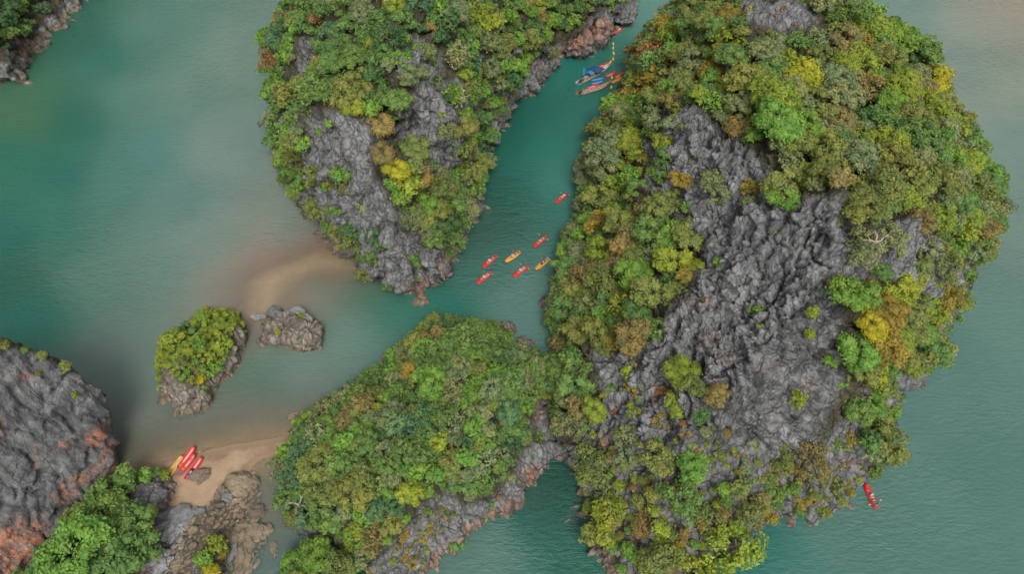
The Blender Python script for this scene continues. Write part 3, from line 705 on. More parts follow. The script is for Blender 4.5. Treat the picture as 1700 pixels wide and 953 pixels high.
def bare_mesh(seed):
    g = random.Random(seed); bm = bmesh.new()
    def br(p, d, L, r, dep):
        q = p+d*L*.5+Vector((g.uniform(-.1, .1), g.uniform(-.1, .1), g.uniform(-.05, .1)))*L; e = p+d*L
        tube(bm, [p, q, e], [r, r*.75, r*.45], 5)
        if dep == 0: return
        for _ in range(3):
            nd = (d+Vector((g.uniform(-1, 1), g.uniform(-1, 1), g.uniform(-.5, .6)))*.8).normalized()
            br(p+d*L*g.uniform(.45, 1), nd, L*g.uniform(.5, .75), r*.5, dep-1)
    tube(bm, [(0, 0, -.8), (0, 0, 0)], [.07, .06], 6)
    for k in range(4):
        a = k*1.57+g.uniform(-.4, .4); br(Vector((0, 0, -.1)), Vector((math.cos(a), math.sin(a), .5)).normalized(), .5, .045, 2)
    return bm_mesh('branches', bm, M_DEAD)
BAREM = [bare_mesh(s) for s in (1, 2)]

# ------------------------------------------------------------------ where the vegetation stands
COLS = {  # leaf colours (albedo)
 'olive green': (.150, .180, .052), 'mid green': (.105, .180, .052), 'dark green': (.066, .130, .050), 'fresh green': (.130, .235, .045), 'yellow-green': (.185, .235, .034),
 'bright yellow': (.255, .245, .022), 'mustard': (.205, .170, .036), 'brownish olive': (.185, .155, .060), 'rusty brown': (.22, .125, .050), 'grey-green': (.155, .190, .090), 'bluish green': (.085, .165, .080)}
PAL = {  # ordered so that neighbours in the list pass for one another
 'limestone_island_large': [('brownish olive', .9), ('olive green', 7), ('grey-green', 3.5), ('mid green', 5), ('fresh green', 3), ('yellow-green', 4.5), ('mustard', .5)],
 'limestone_island_left': [('bluish green', 1.5), ('dark green', 2.5), ('mid green', 8), ('fresh green', 6), ('grey-green', 2.5), ('olive green', 4.5), ('yellow-green', 2.5), ('brownish olive', .6)],
 'limestone_island_middle': [('bluish green', 4), ('dark green', 1.5), ('mid green', 9), ('grey-green', 4), ('fresh green', 5), ('olive green', 4), ('yellow-green', 1.8), ('brownish olive', .4)],
 'shrub_islet': [('yellow-green', 6), ('fresh green', 5), ('mid green', 3), ('olive green', 2)],
 'headland_upper_left': [('mid green', 4), ('dark green', 4), ('bluish green', 3), ('olive green', 2)],
 'shrub_outcrop_near': [('fresh green', 3), ('olive green', 3), ('yellow-green', 2), ('mustard', 1)],
 'foot_slope': [('dark green', 2), ('mid green', 6), ('fresh green', 4), ('olive green', 1.5)],
}
LM = {  # landmarks used to say where each tree stands
 'limestone_island_large': [(1330,300,'above the summit rock of the big island'),(1450,380,"right of the big island's summit rock"),(1230,60,"beside the far grey outcrop on the big island"),(1400,110,"on the back plateau of the big island"),
   (1480,40,"at the far top edge of the big island"),(1560,140,"on the upper right rim of the big island"),(1640,280,"on the rightmost tip of the big island"),(1550,260,"on the right plateau of the big island"),(1420,220,"in the middle plateau of the big island"),
   (1290,180,"on the plateau behind the left rock spur"),(1150,110,"on the big island's plateau edge opposite the boats"),(1050,130,"on the big island's bank beside the longtail boats"),(1040,220,"left of the rock spur on the big island"),(980,280,"overhanging the channel beside the lone red kayak"),
   (1050,330,"on the left flank of the big island"),(950,420,"above the channel beside the kayak flotilla"),(1050,450,"halfway up the left flank beside the main cliff"),(1150,400,"against the left edge of the main cliff"),(920,560,"at the channel corner facing the middle island"),
   (1020,560,"on the lower left flank of the big island"),(960,660,"where the big and middle islands meet"),(1080,640,"on the pale ledge below the main cliff"),(1130,620,"on the ledges left of the cliff hollow"),(1190,690,"below the dark hollow in the main cliff"),
   (1000,800,"on the cliff foot above the cave inlet"),(1100,790,"on the lower face above the front tip"),(1090,900,"at the big island's nearest tip"),(1220,800,"in the middle of the lower cliff face"),(1220,920,"on the front corner beside the small cove"),
   (1300,870,"overhanging the cove at the big island's foot"),(1330,770,"below the main cliff's right half"),(1410,800,"on the cliff foot beside the near kayak"),(1450,740,"on the lower right shore of the big island"),(1440,640,"on the right side of the main cliff"),
   (1420,500,"in the green gully right of the main cliff"),(1500,520,"on the right shoulder of the big island"),(1540,580,"overhanging the open sea on the right side"),(1600,400,"above the right-hand sea cliff"),(1330,480,"in a crack high on the main cliff"),(1340,620,"in a crack low on the main cliff")],
 'limestone_island_left': [(470,40,"at the left island's far left rim"),(560,60,"on the left island's upper left slope"),(660,20,"on the crest of the left island"),(620,110,"left of the left island's rock spire"),(480,150,"on the left island's seaward edge"),
   (570,160,"above the left island's grey cliff"),(470,250,"beside the left edge of the grey cliff"),(535,350,"low on the left edge of grey cliff"),(600,400,"on the foot of the left island's cliff"),(640,240,"between the cliff and the spire"),
   (690,310,"on the right shoulder of the left cliff"),(740,340,"above the channel on the left island"),(790,260,"overhanging the channel below the spire"),(720,470,"at the left island's pointed tip"),(750,120,"right of the left island's rock spire"),
   (800,60,"on the left island's channel slope"),(830,160,"overhanging the channel from the left island"),(880,60,"above the stained cliff by the boats"),(960,20,"on top of the stained cliff"),(770,20,"at the top of the left island's channel side")],
 'limestone_island_middle': [(720,570,"at the far point of the middle island"),(820,570,"on the far crest of the middle island"),(880,610,"where the middle island nears the big one"),(640,620,"above the middle island's far shore"),(570,670,"on the middle island's upper left edge"),
   (500,720,"beside the sand spit on the middle island"),(600,730,"in the left half of the middle island"),(700,680,"at the centre of the middle island"),(790,680,"in the right half of the middle island"),(850,740,"above the middle island's right-hand cliff"),
   (490,810,"on the middle island's left edge"),(560,850,"above the middle island's dark undercut"),(650,820,"on the front slope of the middle island"),(750,770,"above the grey slab of the middle island"),(640,900,"beside the grey slab's lower end"),(760,860,"on the grey slab of the middle island")],
 'shrub_islet': [(290,550,"on the left side of the shrub islet"),(340,530,"on the far end of the shrub islet"),(380,560,"on the right side of the shrub islet"),(320,620,"at the near end of the shrub islet")],
 'headland_upper_left': [(20,30,"on the headland in the upper left corner"),(-50,60,"on the upper left headland's shore")],
 'shrub_outcrop_near': [(520,920,"on the small outcrop at the bottom edge"),(560,950,"on the bottom outcrop's right side")],
 'foot_slope': [(110,920,"at the foot of the left cliff, bottom corner"),(200,910,"beside the grey boulder below the left cliff"),(190,830,"below the orange-streaked left cliff"),(240,800,"between the left cliff and the beach"),(240,860,"on the dark slab beside the beach")],
}
CLEAR = [[(925,62),(1022,40),(1030,85),(1034,118),(1030,138),(1012,150),(930,168)],[(785,385),(912,385),(914,470),(785,475)],[(915,315),(947,312),(947,345),(915,345)],[(1432,800),(1460,800),(1462,850),(1436,850)],[(1012,38),(1040,38),(1040,60),(1012,60)],[(299,738),(345,738),(345,800),(302,800)]]
SIL = [  # open water as the photograph shows it: crowns may lean over it, no more
 [(1452,-40),(1460,8),(1505,58),(1562,78),(1582,150),(1612,195),(1640,255),(1676,282),(1662,345),(1642,420),(1614,452),(1606,512),(1590,572),(1535,630),(1500,655),(1502,722),(1478,760),(1450,800),(1440,830),(1385,875),(1336,872),(1332,898),(1285,898),(1270,868),(1242,872),(1226,965),(1750,1000),(1750,-40)],
 [(1055,45),(1100,20),(1040,85),(1026,132),(998,190),(946,245),(942,300),(948,350),(930,420),(906,440),(900,505),(884,578),(862,550),(830,545),(780,522),(738,505),(738,470),(754,420),(792,360),(802,310),(820,285),(818,240),(838,188),(860,140),(886,116),(985,95)],
 [(428,-40),(424,110),(436,200),(430,250),(452,312),(495,332),(525,382),(555,425),(605,474),(650,484),(690,505),(690,545),(636,590),(606,625),(490,690),(440,720),(300,705),(412,560),(412,515),(300,500),(255,560),(262,690),(200,740),(185,640),(130,600),(60,570),(-60,560),(-60,135),(0,96),(30,72),(78,14),(90,-40)],
 [(926,768),(942,830),(970,900),(1005,948),(990,990),(712,990),(765,930),(850,862),(905,790)]]
def clear(c, r):
    p_ = project(c); s_ = r*F/float(p_[2][0])
    return all(float(polydist(p_[0], p_[1], pl)[0]) < -s_*.95 for pl in CLEAR)
TREES = []  # dicts: isl, base, centre, r, col, kind, dead
def ground(isl, p):
    h = ISL[isl][1].ray_cast(Vector((p[0], p[1], 120)), Vector((0, 0, -1)))
    return h[0].z if h[0] is not None else 0.0
BV = list(ISL.items())
def hit(px, py):
    best = None; o = Vector((0, 0, H)); d = ray(px, py)
    for nme, (ob, bv) in BV:
        h = bv.ray_cast(o, d)
        if h[0] is not None and h[0].z > -.2 and (best is None or h[3] < best[3]): best = (nme, h[0], h[1], h[3])
    return best
def visible(c, tol=1.5):
    o = Vector((0, 0, H)); v = Vector(c)-o; L = v.length; v.normalize()
    for nme, (ob, bv) in BV:
        h = bv.ray_cast(o, v, L-tol)
        if h[0] is not None: return False
    return True
def special(px, py, rpx, col, kind='round', flat=None, word=None, shrub=False, island_=None):
    h = hit(px, py) or hit(px, py+rpx*.7)
    if not h: return
    nme, p, nrm, dist = h
    r = rpx*dist/F/1.02
    d = ray(px, py)
    c = p-d*r*(.35 if shrub else .6)
    if not clear(c, r): return
    p_ = project(c)
    if rpx >= 12 and max(float(polydist(p_[0], p_[1], pl)[0]) for pl in SIL) > -rpx*.45: return
    TREES.append(dict(isl=nme, c=c, g=p, r=r, col=col, kind=kind, sp=True, word=word, shrub=shrub))
SPECIAL = [(1330,135,40,'bright yellow','clumpy'),(1290,205,42,'fresh green','clumpy'),(1538,140,36,'bright yellow','clumpy'),(1490,160,42,'brownish olive','round'),(1430,150,36,'brownish olive','loose'),(1400,75,34,'brownish olive','round'),(1380,25,34,'brownish olive','broad'),
 (1448,35,36,'yellow-green','clumpy'),(1212,32,26,'mustard','clumpy'),(1182,125,30,'mustard','clumpy'),(1120,48,28,'mustard','broad'),(1085,95,32,'rusty brown','loose'),(1480,75,40,'fresh green','round'),(1530,90,32,'mid green','round'),(1560,110,16,'rusty brown','loose'),
 (1545,360,34,'yellow-green','round'),(1655,285,20,'mustard','loose'),(1600,270,30,'yellow-green','round'),(1418,490,42,'fresh green','round'),(1445,540,27,'bright yellow','clumpy'),(1490,490,32,'yellow-green','round'),(1425,585,36,'fresh green','clumpy'),(1130,620,34,'yellow-green','clumpy'),
 (1455,735,42,'olive green','round'),(1540,575,38,'olive green','round'),(1300,875,32,'olive green','loose'),(1215,905,44,'yellow-green','loose'),(1245,905,30,'fresh green','loose'),(1150,775,30,'fresh green','round'),(1240,215,32,'brownish olive','broad'),(1185,312,26,'grey-green','loose'),
 (1245,312,18,'mustard','broad'),(1305,310,38,'olive green','round'),(1300,330,28,'fresh green','round'),(1432,345,38,'olive green','round'),(1435,410,30,'grey-green','loose'),(1480,395,26,'grey-green','loose'),(1500,330,30,'yellow-green','round'),(1370,250,40,'olive green','round'),
 (1420,270,40,'grey-green','round'),(1560,300,36,'olive green','round'),(1600,360,30,'yellow-green','clumpy'),(1170,500,10,'mustard','broad'),(1085,490,38,'olive green','round'),(1010,250,42,'grey-green','broad'),(1010,300,36,'grey-green','round'),(1000,330,34,'olive green','round'),
 (1140,395,32,'olive green','broad'),(1130,300,20,'mustard','broad'),(1100,340,34,'olive green','broad'),(1080,390,34,'mid green','round'),(1060,525,34,'mid green','round'),(1050,560,36,'brownish olive','round'),(960,640,34,'mid green','round'),(940,520,34,'mid green','round'),(1000,560,34,'olive green','round'),
 (930,600,22,'olive green','loose'),(985,680,22,'yellow-green','clumpy'),(1190,655,24,'brownish olive','round'),(1165,690,20,'dark green','round'),(1150,640,22,'olive green','loose'),
 (1460,455,20,'mid green','clumpy'),(1380,600,14,'fresh green','round'),(1345,555,12,'yellow-green','loose'),(1325,660,16,'yellow-green','loose'),(1350,520,14,'yellow-green','loose'),(1500,590,28,'olive green','round'),(1510,610,20,'yellow-green','clumpy'),(1470,640,24,'olive green','round'),(1420,680,30,'mid green','round'),
 (1345,760,30,'brownish olive','loose'),(1300,760,26,'olive green','loose'),(1400,850,18,'olive green','round'),(1440,780,20,'yellow-green','round'),(1350,820,14,'olive green','round'),(1090,760,30,'olive green','loose'),(1040,740,28,'grey-green','loose'),(980,770,34,'olive green','loose'),(1010,850,30,'yellow-green','loose'),
 (1130,830,34,'mid green','loose'),(1180,850,30,'olive green','loose'),(1100,930,34,'olive green','loose'),(1070,870,24,'brownish olive','loose'),(1230,810,18,'olive green','round'),(1245,850,24,'olive green','loose'),
 (655,280,25,'bright yellow','clumpy'),(630,205,28,'brownish olive','clumpy'),(635,255,24,'brownish olive','clumpy'),(690,250,30,'olive green','clumpy'),(580,152,40,'olive green','broad'),(585,180,22,'yellow-green','clumpy'),(618,180,20,'fresh green','clumpy'),(535,115,28,'mustard','clumpy'),(505,145,24,'olive green','round'),
 (528,33,18,'rusty brown','clumpy'),(655,5,24,'yellow-green','clumpy'),(505,240,18,'fresh green','clumpy'),(455,100,20,'rusty brown','loose'),(620,75,18,'yellow-green','clumpy'),(712,478,24,'fresh green','loose'),(590,405,24,'olive green','loose'),(525,345,22,'olive green','round'),(605,455,16,'olive green','loose'),(565,390,22,'olive green','loose'),
 (700,345,32,'fresh green','clumpy'),(735,310,28,'olive green','round'),(700,295,24,'brownish olive','clumpy'),(770,345,26,'grey-green','loose'),(790,280,28,'olive green','broad'),(665,330,20,'fresh green','clumpy'),(715,400,24,'mid green','round'),(680,365,24,'grey-green','loose'),(490,265,26,'olive green','loose'),(470,300,20,'mid green','loose'),
 (440,115,26,'mid green','loose'),(450,210,28,'mid green','loose'),(600,20,26,'grey-green','round'),(740,215,18,'grey-green','loose'),(690,130,26,'grey-green','round'),(660,170,28,'mid green','clumpy'),
 (530,770,36,'olive green','broad'),(590,815,38,'olive green','broad'),(540,820,34,'olive green','broad'),(690,620,24,'mustard','round'),(605,735,26,'mid green','round'),(680,820,26,'yellow-green','round'),(480,735,20,'olive green','round'),(495,775,28,'bluish green','loose'),(480,800,24,'bluish green','loose'),(775,560,32,'mid green','loose'),(820,570,30,'mid green','loose'),
 (630,640,30,'mid green','loose'),(540,690,28,'grey-green','loose'),(720,640,28,'fresh green','round'),(840,680,30,'bluish green','round'),(860,590,28,'grey-green','loose'),(650,690,28,'grey-green','round'),
 (120,915,48,'fresh green','broad'),(205,915,46,'mid green','broad'),(170,865,42,'mid green','broad'),(215,870,36,'mid green','broad'),(190,815,34,'mid green','round'),(225,800,24,'fresh green','round'),(242,858,20,'yellow-green','clumpy'),(170,940,36,'mid green','broad'),(80,945,34,'mid green','round'),(130,860,26,'olive green','loose'),(289,764,8,'yellow-green','loose'),(276,783,11,'yellow-green','loose'),(296,756,5,'fresh green','loose'),
 (525,925,30,'fresh green','round'),(495,930,24,'fresh green','round'),(560,940,26,'olive green','loose'),
 (310,540,16,'mid green','round'),(350,528,17,'yellow-green','round'),(385,532,15,'yellow-green','clumpy'),(280,568,16,'yellow-green','round'),(330,570,15,'fresh green','loose'),(372,572,16,'yellow-green','loose'),(302,604,15,'olive green','round'),(350,612,17,'fresh green','loose'),(330,628,14,'bright yellow','loose'),(325,507,9,'mid green','loose'),(355,505,8,'mid green','loose'),
 (340,930,16,'fresh green','round'),(358,905,16,'yellow-green','loose'),(352,945,14,'bright yellow','loose'),(372,920,11,'mustard','loose'),(462,552,7,'bright yellow','round'),(500,525,8,'yellow-green','round'),
 (30,12,16,'mid green','round'),(12,10,22,'dark green','round'),(4,40,18,'bluish green','loose'),(18,30,13,'mid green','loose'),
 (5,575,10,'olive green','loose'),(40,583,9,'mid green','loose'),(70,592,10,'olive green','loose'),(110,602,11,'olive green','loose'),(140,622,9,'mid green','loose'),(158,635,7,'olive green','loose'),(65,620,7,'olive green','loose'),(125,655,7,'yellow-green','loose')]
for s_ in SPECIAL: special(*s_, shrub=s_[2] < 15)
# random growth over everything that is not bare rock
def samples(isl, n):
    me = ISL[isl][0].data; nf = len(me.polygons)
    C = np.empty(nf*3, np.float32); me.polygons.foreach_get('center', C); C = C.reshape(-1, 3)
    Nn = np.empty(nf*3, np.float32); me.polygons.foreach_get('normal', Nn); Nn = Nn.reshape(-1, 3)
    A = np.empty(nf, np.float32); me.polygons.foreach_get('area', A)
    wgt = A*(C[:, 2] > .9)*np.clip(.25+Nn[:, 2], .0, 1); wgt = wgt/wgt.sum()
    idx = nrg.choice(nf, n, p=wgt)
    return C[idx].astype(float), Nn[idx].astype(float)
GRID = {}
def gput(c, r): GRID.setdefault((int(c[0]//6), int(c[1]//6), int(c[2]//6)), []).append((c[0], c[1], c[2], r))
def gfree(c, r, k):
    i, j, l = int(c[0]//6), int(c[1]//6), int(c[2]//6)
    for a in (-1, 0, 1):
        for b in (-1, 0, 1):
            for e in (-1, 0, 1):
                for x, y, z, q in GRID.get((i+a, j+b, l+e), ()):
                    m = k*(r+q)
                    if (c[0]-x)**2+(c[1]-y)**2+(c[2]-z)**2 < m*m: return False
    return True
for t_ in TREES: gput(t_['c'], t_['r'])
def wchoice(pal, u=None):
    tot = sum(w_ for _, w_ in pal); x = (rnd.random() if u is None else min(max(u, 0), .999))*tot
    for n_, w_ in pal:
        x -= w_
        if x <= 0: return n_
    return pal[-1][0]
PLAN = [('limestone_island_large', 20000, 1.5, 3.9, .56), ('limestone_island_left', 16000, 1.5, 3.5, .56), ('limestone_island_middle', 11000, 1.05, 2.2, .57), ('shrub_islet', 3000, .5, 1.15, .56),
        ('headland_upper_left', 2500, 2.2, 3.4, .62), ('shrub_outcrop_near', 500, .9, 1.8, .62), ('foot_slope', 2200, 1.0, 2.4, .58)]
for isl, n, r0, r1, k in PLAN:
    C, Nn = samples(isl, n)
    R = r0+(r1-r0)*nrg.random(n)**1.5
    order = np.argsort(-R+nrg.random(n)*1.6)
    Nf = np.clip(Nn[:, 2], -.2, 1)
    px, py, dd = project(C+Nn*R[:, None]*.32+np.array([0, 0, 1])*R[:, None]*.38)
    rk = np.full(n, -99.); mxd = np.full(n, -99.)
    for pl in ROCKPOLY: rk = np.maximum(rk, polydist(px, py, pl))
    for pl in MIXPOLY: mxd = np.maximum(mxd, polydist(px, py, pl))
    sil = np.full(n, -99.)
    for pl in SIL: sil = np.maximum(sil, polydist(px, py, pl))
    for i in order:
        r = R[i]; front = (rk[i] > -45 or mxd[i] > -5) and (visible(C[i]+np.array([0, 0, .8]), .8) or visible(C[i]+np.array([0, 0, r]), .8))
        if not (-150 < px[i] < 1850 and -150 < py[i] < 1080): continue
        if sil[i] > -r*F/dd[i]*.45: continue
        if Nf[i] < .35: r *= .72
        if front and rk[i] > -r*F/dd[i]*.95: continue
        if front and mxd[i] > 0:
            r *= .45
            if rnd.random() < .6: continue
        c = C[i]+Nn[i]*r*.32+np.array([0, 0, r*.38])
        if not gfree(c, r, k) or not clear(c, r): continue
        vis = visible(c+np.array([0, 0, r*.5])) or visible(c)
        if not vis and rnd.random() < .85: continue
        gput(c, r)
        col = wchoice(PAL[isl], None if rnd.random() < .3 else .5+.9*float(mnoise.noise(Vector(C[i])*.085))+rnd.gauss(0, .07))
        if isl == 'limestone_island_large' and mxd[i] > 0 and rnd.random() < .35: col = rnd.choice(['mustard', 'brownish olive', 'olive green'])
        TREES.append(dict(isl=isl, c=Vector(c), g=Vector(C[i]), r=r, col=col, kind=rnd.choices(['round', 'clumpy', 'loose', 'broad'], [4, 3, 3, 1.5])[0], vis=vis, shrub=r < 1.25 or (mxd[i] > 0 and r < 1.7)))
# small plants and dry tufts on the broken lower faces and in cracks of the bare rock
def small(isl, n, polys, r0, r1, cols, keepout=None, prob=1.0):
    C, Nn = samples(isl, n)
    px, py, dd = project(C)
    ins = np.zeros(n, bool)
    for pl in polys: ins |= inpoly(px, py, pl)
    for i in np.nonzero(ins)[0]:
        if Nn[i] @ (np.array([0, 0, H])-C[i]) < 0 or rnd.random() > prob: continue
        r = r0+(r1-r0)*rnd.random()**2
        c = C[i]+np.array([0, 0, r*.25])+Nn[i]*r*.15
        if not gfree(c, r, .75): continue
        gput(c, r)
        TREES.append(dict(isl=isl, c=Vector(c), g=Vector(C[i]), r=r, col=rnd.choice(cols), kind=rnd.choice(['bush', 'tuft']), vis=visible(c, .6), shrub=True))
small('limestone_island_large', 9000, MIXPOLY[:1], .55, 1.5, ['mustard', 'olive green', 'brownish olive', 'rusty brown', 'mid green', 'yellow-green', 'grey-green'], prob=.42)
small('limestone_island_large', 2600, ROCKPOLY[:2], .35, .8, ['yellow-green', 'olive green', 'mustard', 'rusty brown'], prob=.05)
small('limestone_island_left', 2600, ROCKPOLY[4:6], .35, .9, ['yellow-green', 'olive green', 'grey-green'], prob=.10)
small('limestone_island_middle', 9000, [[(615,950),(690,865),(735,835),(765,850),(725,900),(680,950)],[(800,820),(850,790),(860,800),(820,835)]], .3, 1.0, ['mustard', 'olive green', 'brownish olive', 'olive green'], prob=.3)
small('limestone_cliff_left', 2500, [ROCKPOLY[12]], .3, .6, ['olive green', 'rusty brown', 'mustard'], prob=.03)
small('shrub_islet', 900, [ROCKPOLY[10]], .25, .5, ['olive green', 'mustard'], prob=.12)
print('placed', len(TREES), round(time.time()-T0, 1))

# ------------------------------------------------------------------ the 300 trees and 300 shrubs that show largest stand singly, the rest as one canopy each
def lmk(isl, px, py):
    L = LM.get(isl)
    if not L: return {'limestone_cliff_left': 'on the rim of the left cliff', 'rock_islet': 'on the bare brown rock islet', 'shrub_outcrop_shore': 'on the outcrop among the shore rocks'}.get(isl, 'on the rocks')
    return min(L, key=lambda l: (l[0]-px)**2+(l[1]-py)**2)[2]
for t_ in TREES:
    c = t_['c']; p_ = project(c); t_['px'], t_['py'] = float(p_[0][0]), float(p_[1][0]); t_['size'] = t_['r']/float(p_[2][0])*F
    t_['in'] = (-t_['size']*.6 < t_['px'] < 1700+t_['size']*.6 and -t_['size']*.6 < t_['py'] < 953+t_['size']*.6)
    if t_.get('sp'): t_['vis'] = True
    if t_['shrub'] and t_['kind'] not in SH: t_['kind'] = 'bush'
def pick(flt, n):
    L = [t_ for t_ in TREES if flt(t_) and t_['vis'] and t_['in']]
    L.sort(key=lambda t_: -t_['size']*(1.25 if t_.get('sp') else 1)); return L[:n]
big = pick(lambda t_: not t_['shrub'], 300); lit = pick(lambda t_: t_['shrub'], 300)
chosen = {id(t_) for t_ in big+lit}
ORD = ['leftmost']+[o_+' from left' for o_ in 'second third fourth fifth sixth seventh eighth ninth tenth eleventh twelfth'.split()]
FORM = {'round': 'rounded', 'clumpy': 'clumpy', 'loose': 'loose-crowned', 'broad': 'broad-crowned', 'bush': 'bushy', 'tuft': 'tufted'}
def labels(L, noun):
    B = {}
    for t_ in L:
        t_['lm'] = lmk(t_['isl'], t_['px'], t_['py'])
        B.setdefault((t_['col'], FORM[t_['kind']], t_['lm']), []).append(t_)
    for (c_, f_, l_), T_ in B.items():
        T_.sort(key=lambda t_: t_['px'])
        base = '%s %s %s' % (c_, f_, noun)
        for i, t_ in enumerate(T_):
            if len(T_) == 1: t_['label'] = base+' '+l_
            elif len(T_) <= 12: t_['label'] = '%s %s %s' % ((ORD[i] if i < len(T_)-1 or i == 0 else 'rightmost'), base, l_)
            else: t_['label'] = '%s among several alike %s' % (base, l_)
            wd = t_['label'].split()
            if len(wd) > 16: t_['label'] = ' '.join(w_ for w_ in wd if w_ not in ('the', "island's"))
labels(big, 'tree'); labels(lit, 'shrub')
GNAME = {'limestone_island_large': 'the big island', 'limestone_island_left': 'the left island', 'limestone_island_middle': 'the middle island', 'shrub_islet': 'the shrub islet', 'headland_upper_left': 'the upper left headland',
         'shrub_outcrop_near': 'the bottom outcrop', 'foot_slope': 'the foot of the left cliff', 'limestone_cliff_left': 'the left cliff', 'rock_islet': 'the rock islet', 'shrub_outcrop_shore': 'the shore outcrop'}
def leafcol(t_):
    c_ = COLS[t_['col']]; k_ = 1.28*rnd.uniform(.88, 1.14); h_ = rnd.uniform(-.08, .08)
    return (c_[0]*k_*(1+h_), c_[1]*k_, c_[2]*k_*(1-h_), 1)
for t_ in big:
    k_ = rnd.randrange(len(CRM[t_['kind']])); r = t_['r']
    c = t_['c']; g_ = t_['g']
    base = Vector((g_.x, g_.y, min(g_.z, c.z)-.1))
    e = empty('tree', base); tag(e, t_['label'], 'tree', 'trees on '+GNAME[t_['isl']])
    cr = link('crown', CRM[t_['kind']][k_], e, c-base); cr.scale = (r*rnd.uniform(.95, 1.08), r*rnd.uniform(.95, 1.08), r*rnd.uniform(.92, 1.12)); cr.rotation_euler = (rnd.uniform(-.15, .15), rnd.uniform(-.15, .15), rnd.uniform(0, 6.28))
    cr.color = leafcol(t_)
    tr = link('trunk', TRM[rnd.randrange(3)], e, c-base); tr.scale = (r, r, r); tr.rotation_euler = (0, 0, rnd.uniform(0, 6.28))
for t_ in lit:
    k_ = rnd.randrange(len(SHM[t_['kind']])); r = t_['r']
    o = link('shrub', SHM[t_['kind']][k_], None, t_['c']); o.scale = (r, r, r*rnd.uniform(.85, 1.2)); o.rotation_euler = (rnd.uniform(-.2, .2), rnd.uniform(-.2, .2), rnd.uniform(0, 6.28))
    o.color = leafcol(t_); tag(o, t_['label'], 'shrub', 'shrubs on '+GNAME[t_['isl']])
def mass(name, L, table, label):
    Vs, Qs, Ts, Cs = [], [], [], []; nv = 0
    for t_ in L:
        V, Q, T = rnd.choice((SHLO['bush'] if t_['size'] < 12 else table[t_['kind']]) if not t_['shrub'] else table[t_['kind']]); a = rnd.uniform(0, 6.28); r = t_['r']
        ca, sa = math.cos(a), math.sin(a)
        R_ = np.array([[ca, -sa, 0], [sa, ca, 0], [0, 0, rnd.uniform(.9, 1.12)]])
        if not t_['vis'] or not t_['in']:
            keep = np.zeros(len(Q), bool); keep[::2] = True; Q = Q[keep]
        Vs.append(V @ R_.T*r+np.array(t_['c'])); Qs.append(Q+nv); nv += len(V); Ts.append(T)
        Cs.append(np.tile(leafcol(t_), (len(V), 1)))
    if not Vs: return
    me = crown_mesh(name, (np.concatenate(Vs), np.concatenate(Qs), np.concatenate(Ts)), M_LEAFA)
    attr(me, 'leafcol', np.concatenate(Cs), 'FLOAT_COLOR')
    o = link(name, me); tag(o, label, 'trees' if 'tree' in label else 'shrubs', None, 'stuff')
    print(name, len(L), len(me.polygons))
mass('tree_canopy', [t_ for t_ in TREES if not t_['shrub'] and id(t_) not in chosen], CRLO, 'dense mixed green tree canopy covering the limestone islands')
mass('shrub_cover', [t_ for t_ in TREES if t_['shrub'] and id(t_) not in chosen], SHLO, 'low green and ochre shrub cover clinging to the cliffs')
for px, py, rp, i, lb in [(765,160,16,0,'bare pinkish dead tree with spreading branches right of the rock spire'),(660,690,15,1,'bare grey branches among the green trees of the middle island'),(495,838,15,0,"bleached bare branches on the middle island's left edge"),(1455,400,18,1,"pale leafless bush right of the big island's summit rock")]:
    h = hit(px, py)
    if h:
        r = rp*h[3]/F*1.5; c = h[1]-ray(px, py)*r*1.5
        o = link('dead_tree', BAREM[i], None, c); o.scale = (r,)*3; tag(o, lb, 'dead tree')
print('vegetation', round(time.time()-T0, 1), 'trees', len(big), 'shrubs', len(lit))

# ------------------------------------------------------------------ shore rocks
def boulder_mesh(seed, sub=3, mat=None, flat=.6):
    g = np.random.default_rng(seed); bm = bmesh.new(); bmesh.ops.create_icosphere(bm, subdivisions=sub, radius=1)
    V = np.array([v.co[:] for v in bm.verts]); U = V*np.array([1.0, .78, flat])
    h1, e1 = blocks(U*1.1+seed*3.1, seed); h2, e2 = blocks(U*2.6+seed*5.3, seed+7)
    U = U*(1+.42*h1-.16*(1-sstep(0, .12, e1))+.14*h2-.06*(1-sstep(0, .15, e2))+.06*fbm(U*3, 2, seed))[:, None]
    for v, c in zip(bm.verts, U): v.co = c
    return bm_mesh('boulder', bm, mat, False)
BR = [boulder_mesh(s, 2, M_BROWN, .85) for s in range(1, 11)]
GR = [boulder_mesh(s, 2, M_GREY, .7) for s in range(11, 16)]
BRL = [boulder_mesh(s, 4, M_BROWN, .5) for s in range(21, 27)]
GRL = [boulder_mesh(s, 4, M_GREY, .55) for s in range(31, 36)]
def bedz(x, y): return float(bed_height(np.array([[x]]), np.array([[y]]))[0, 0])
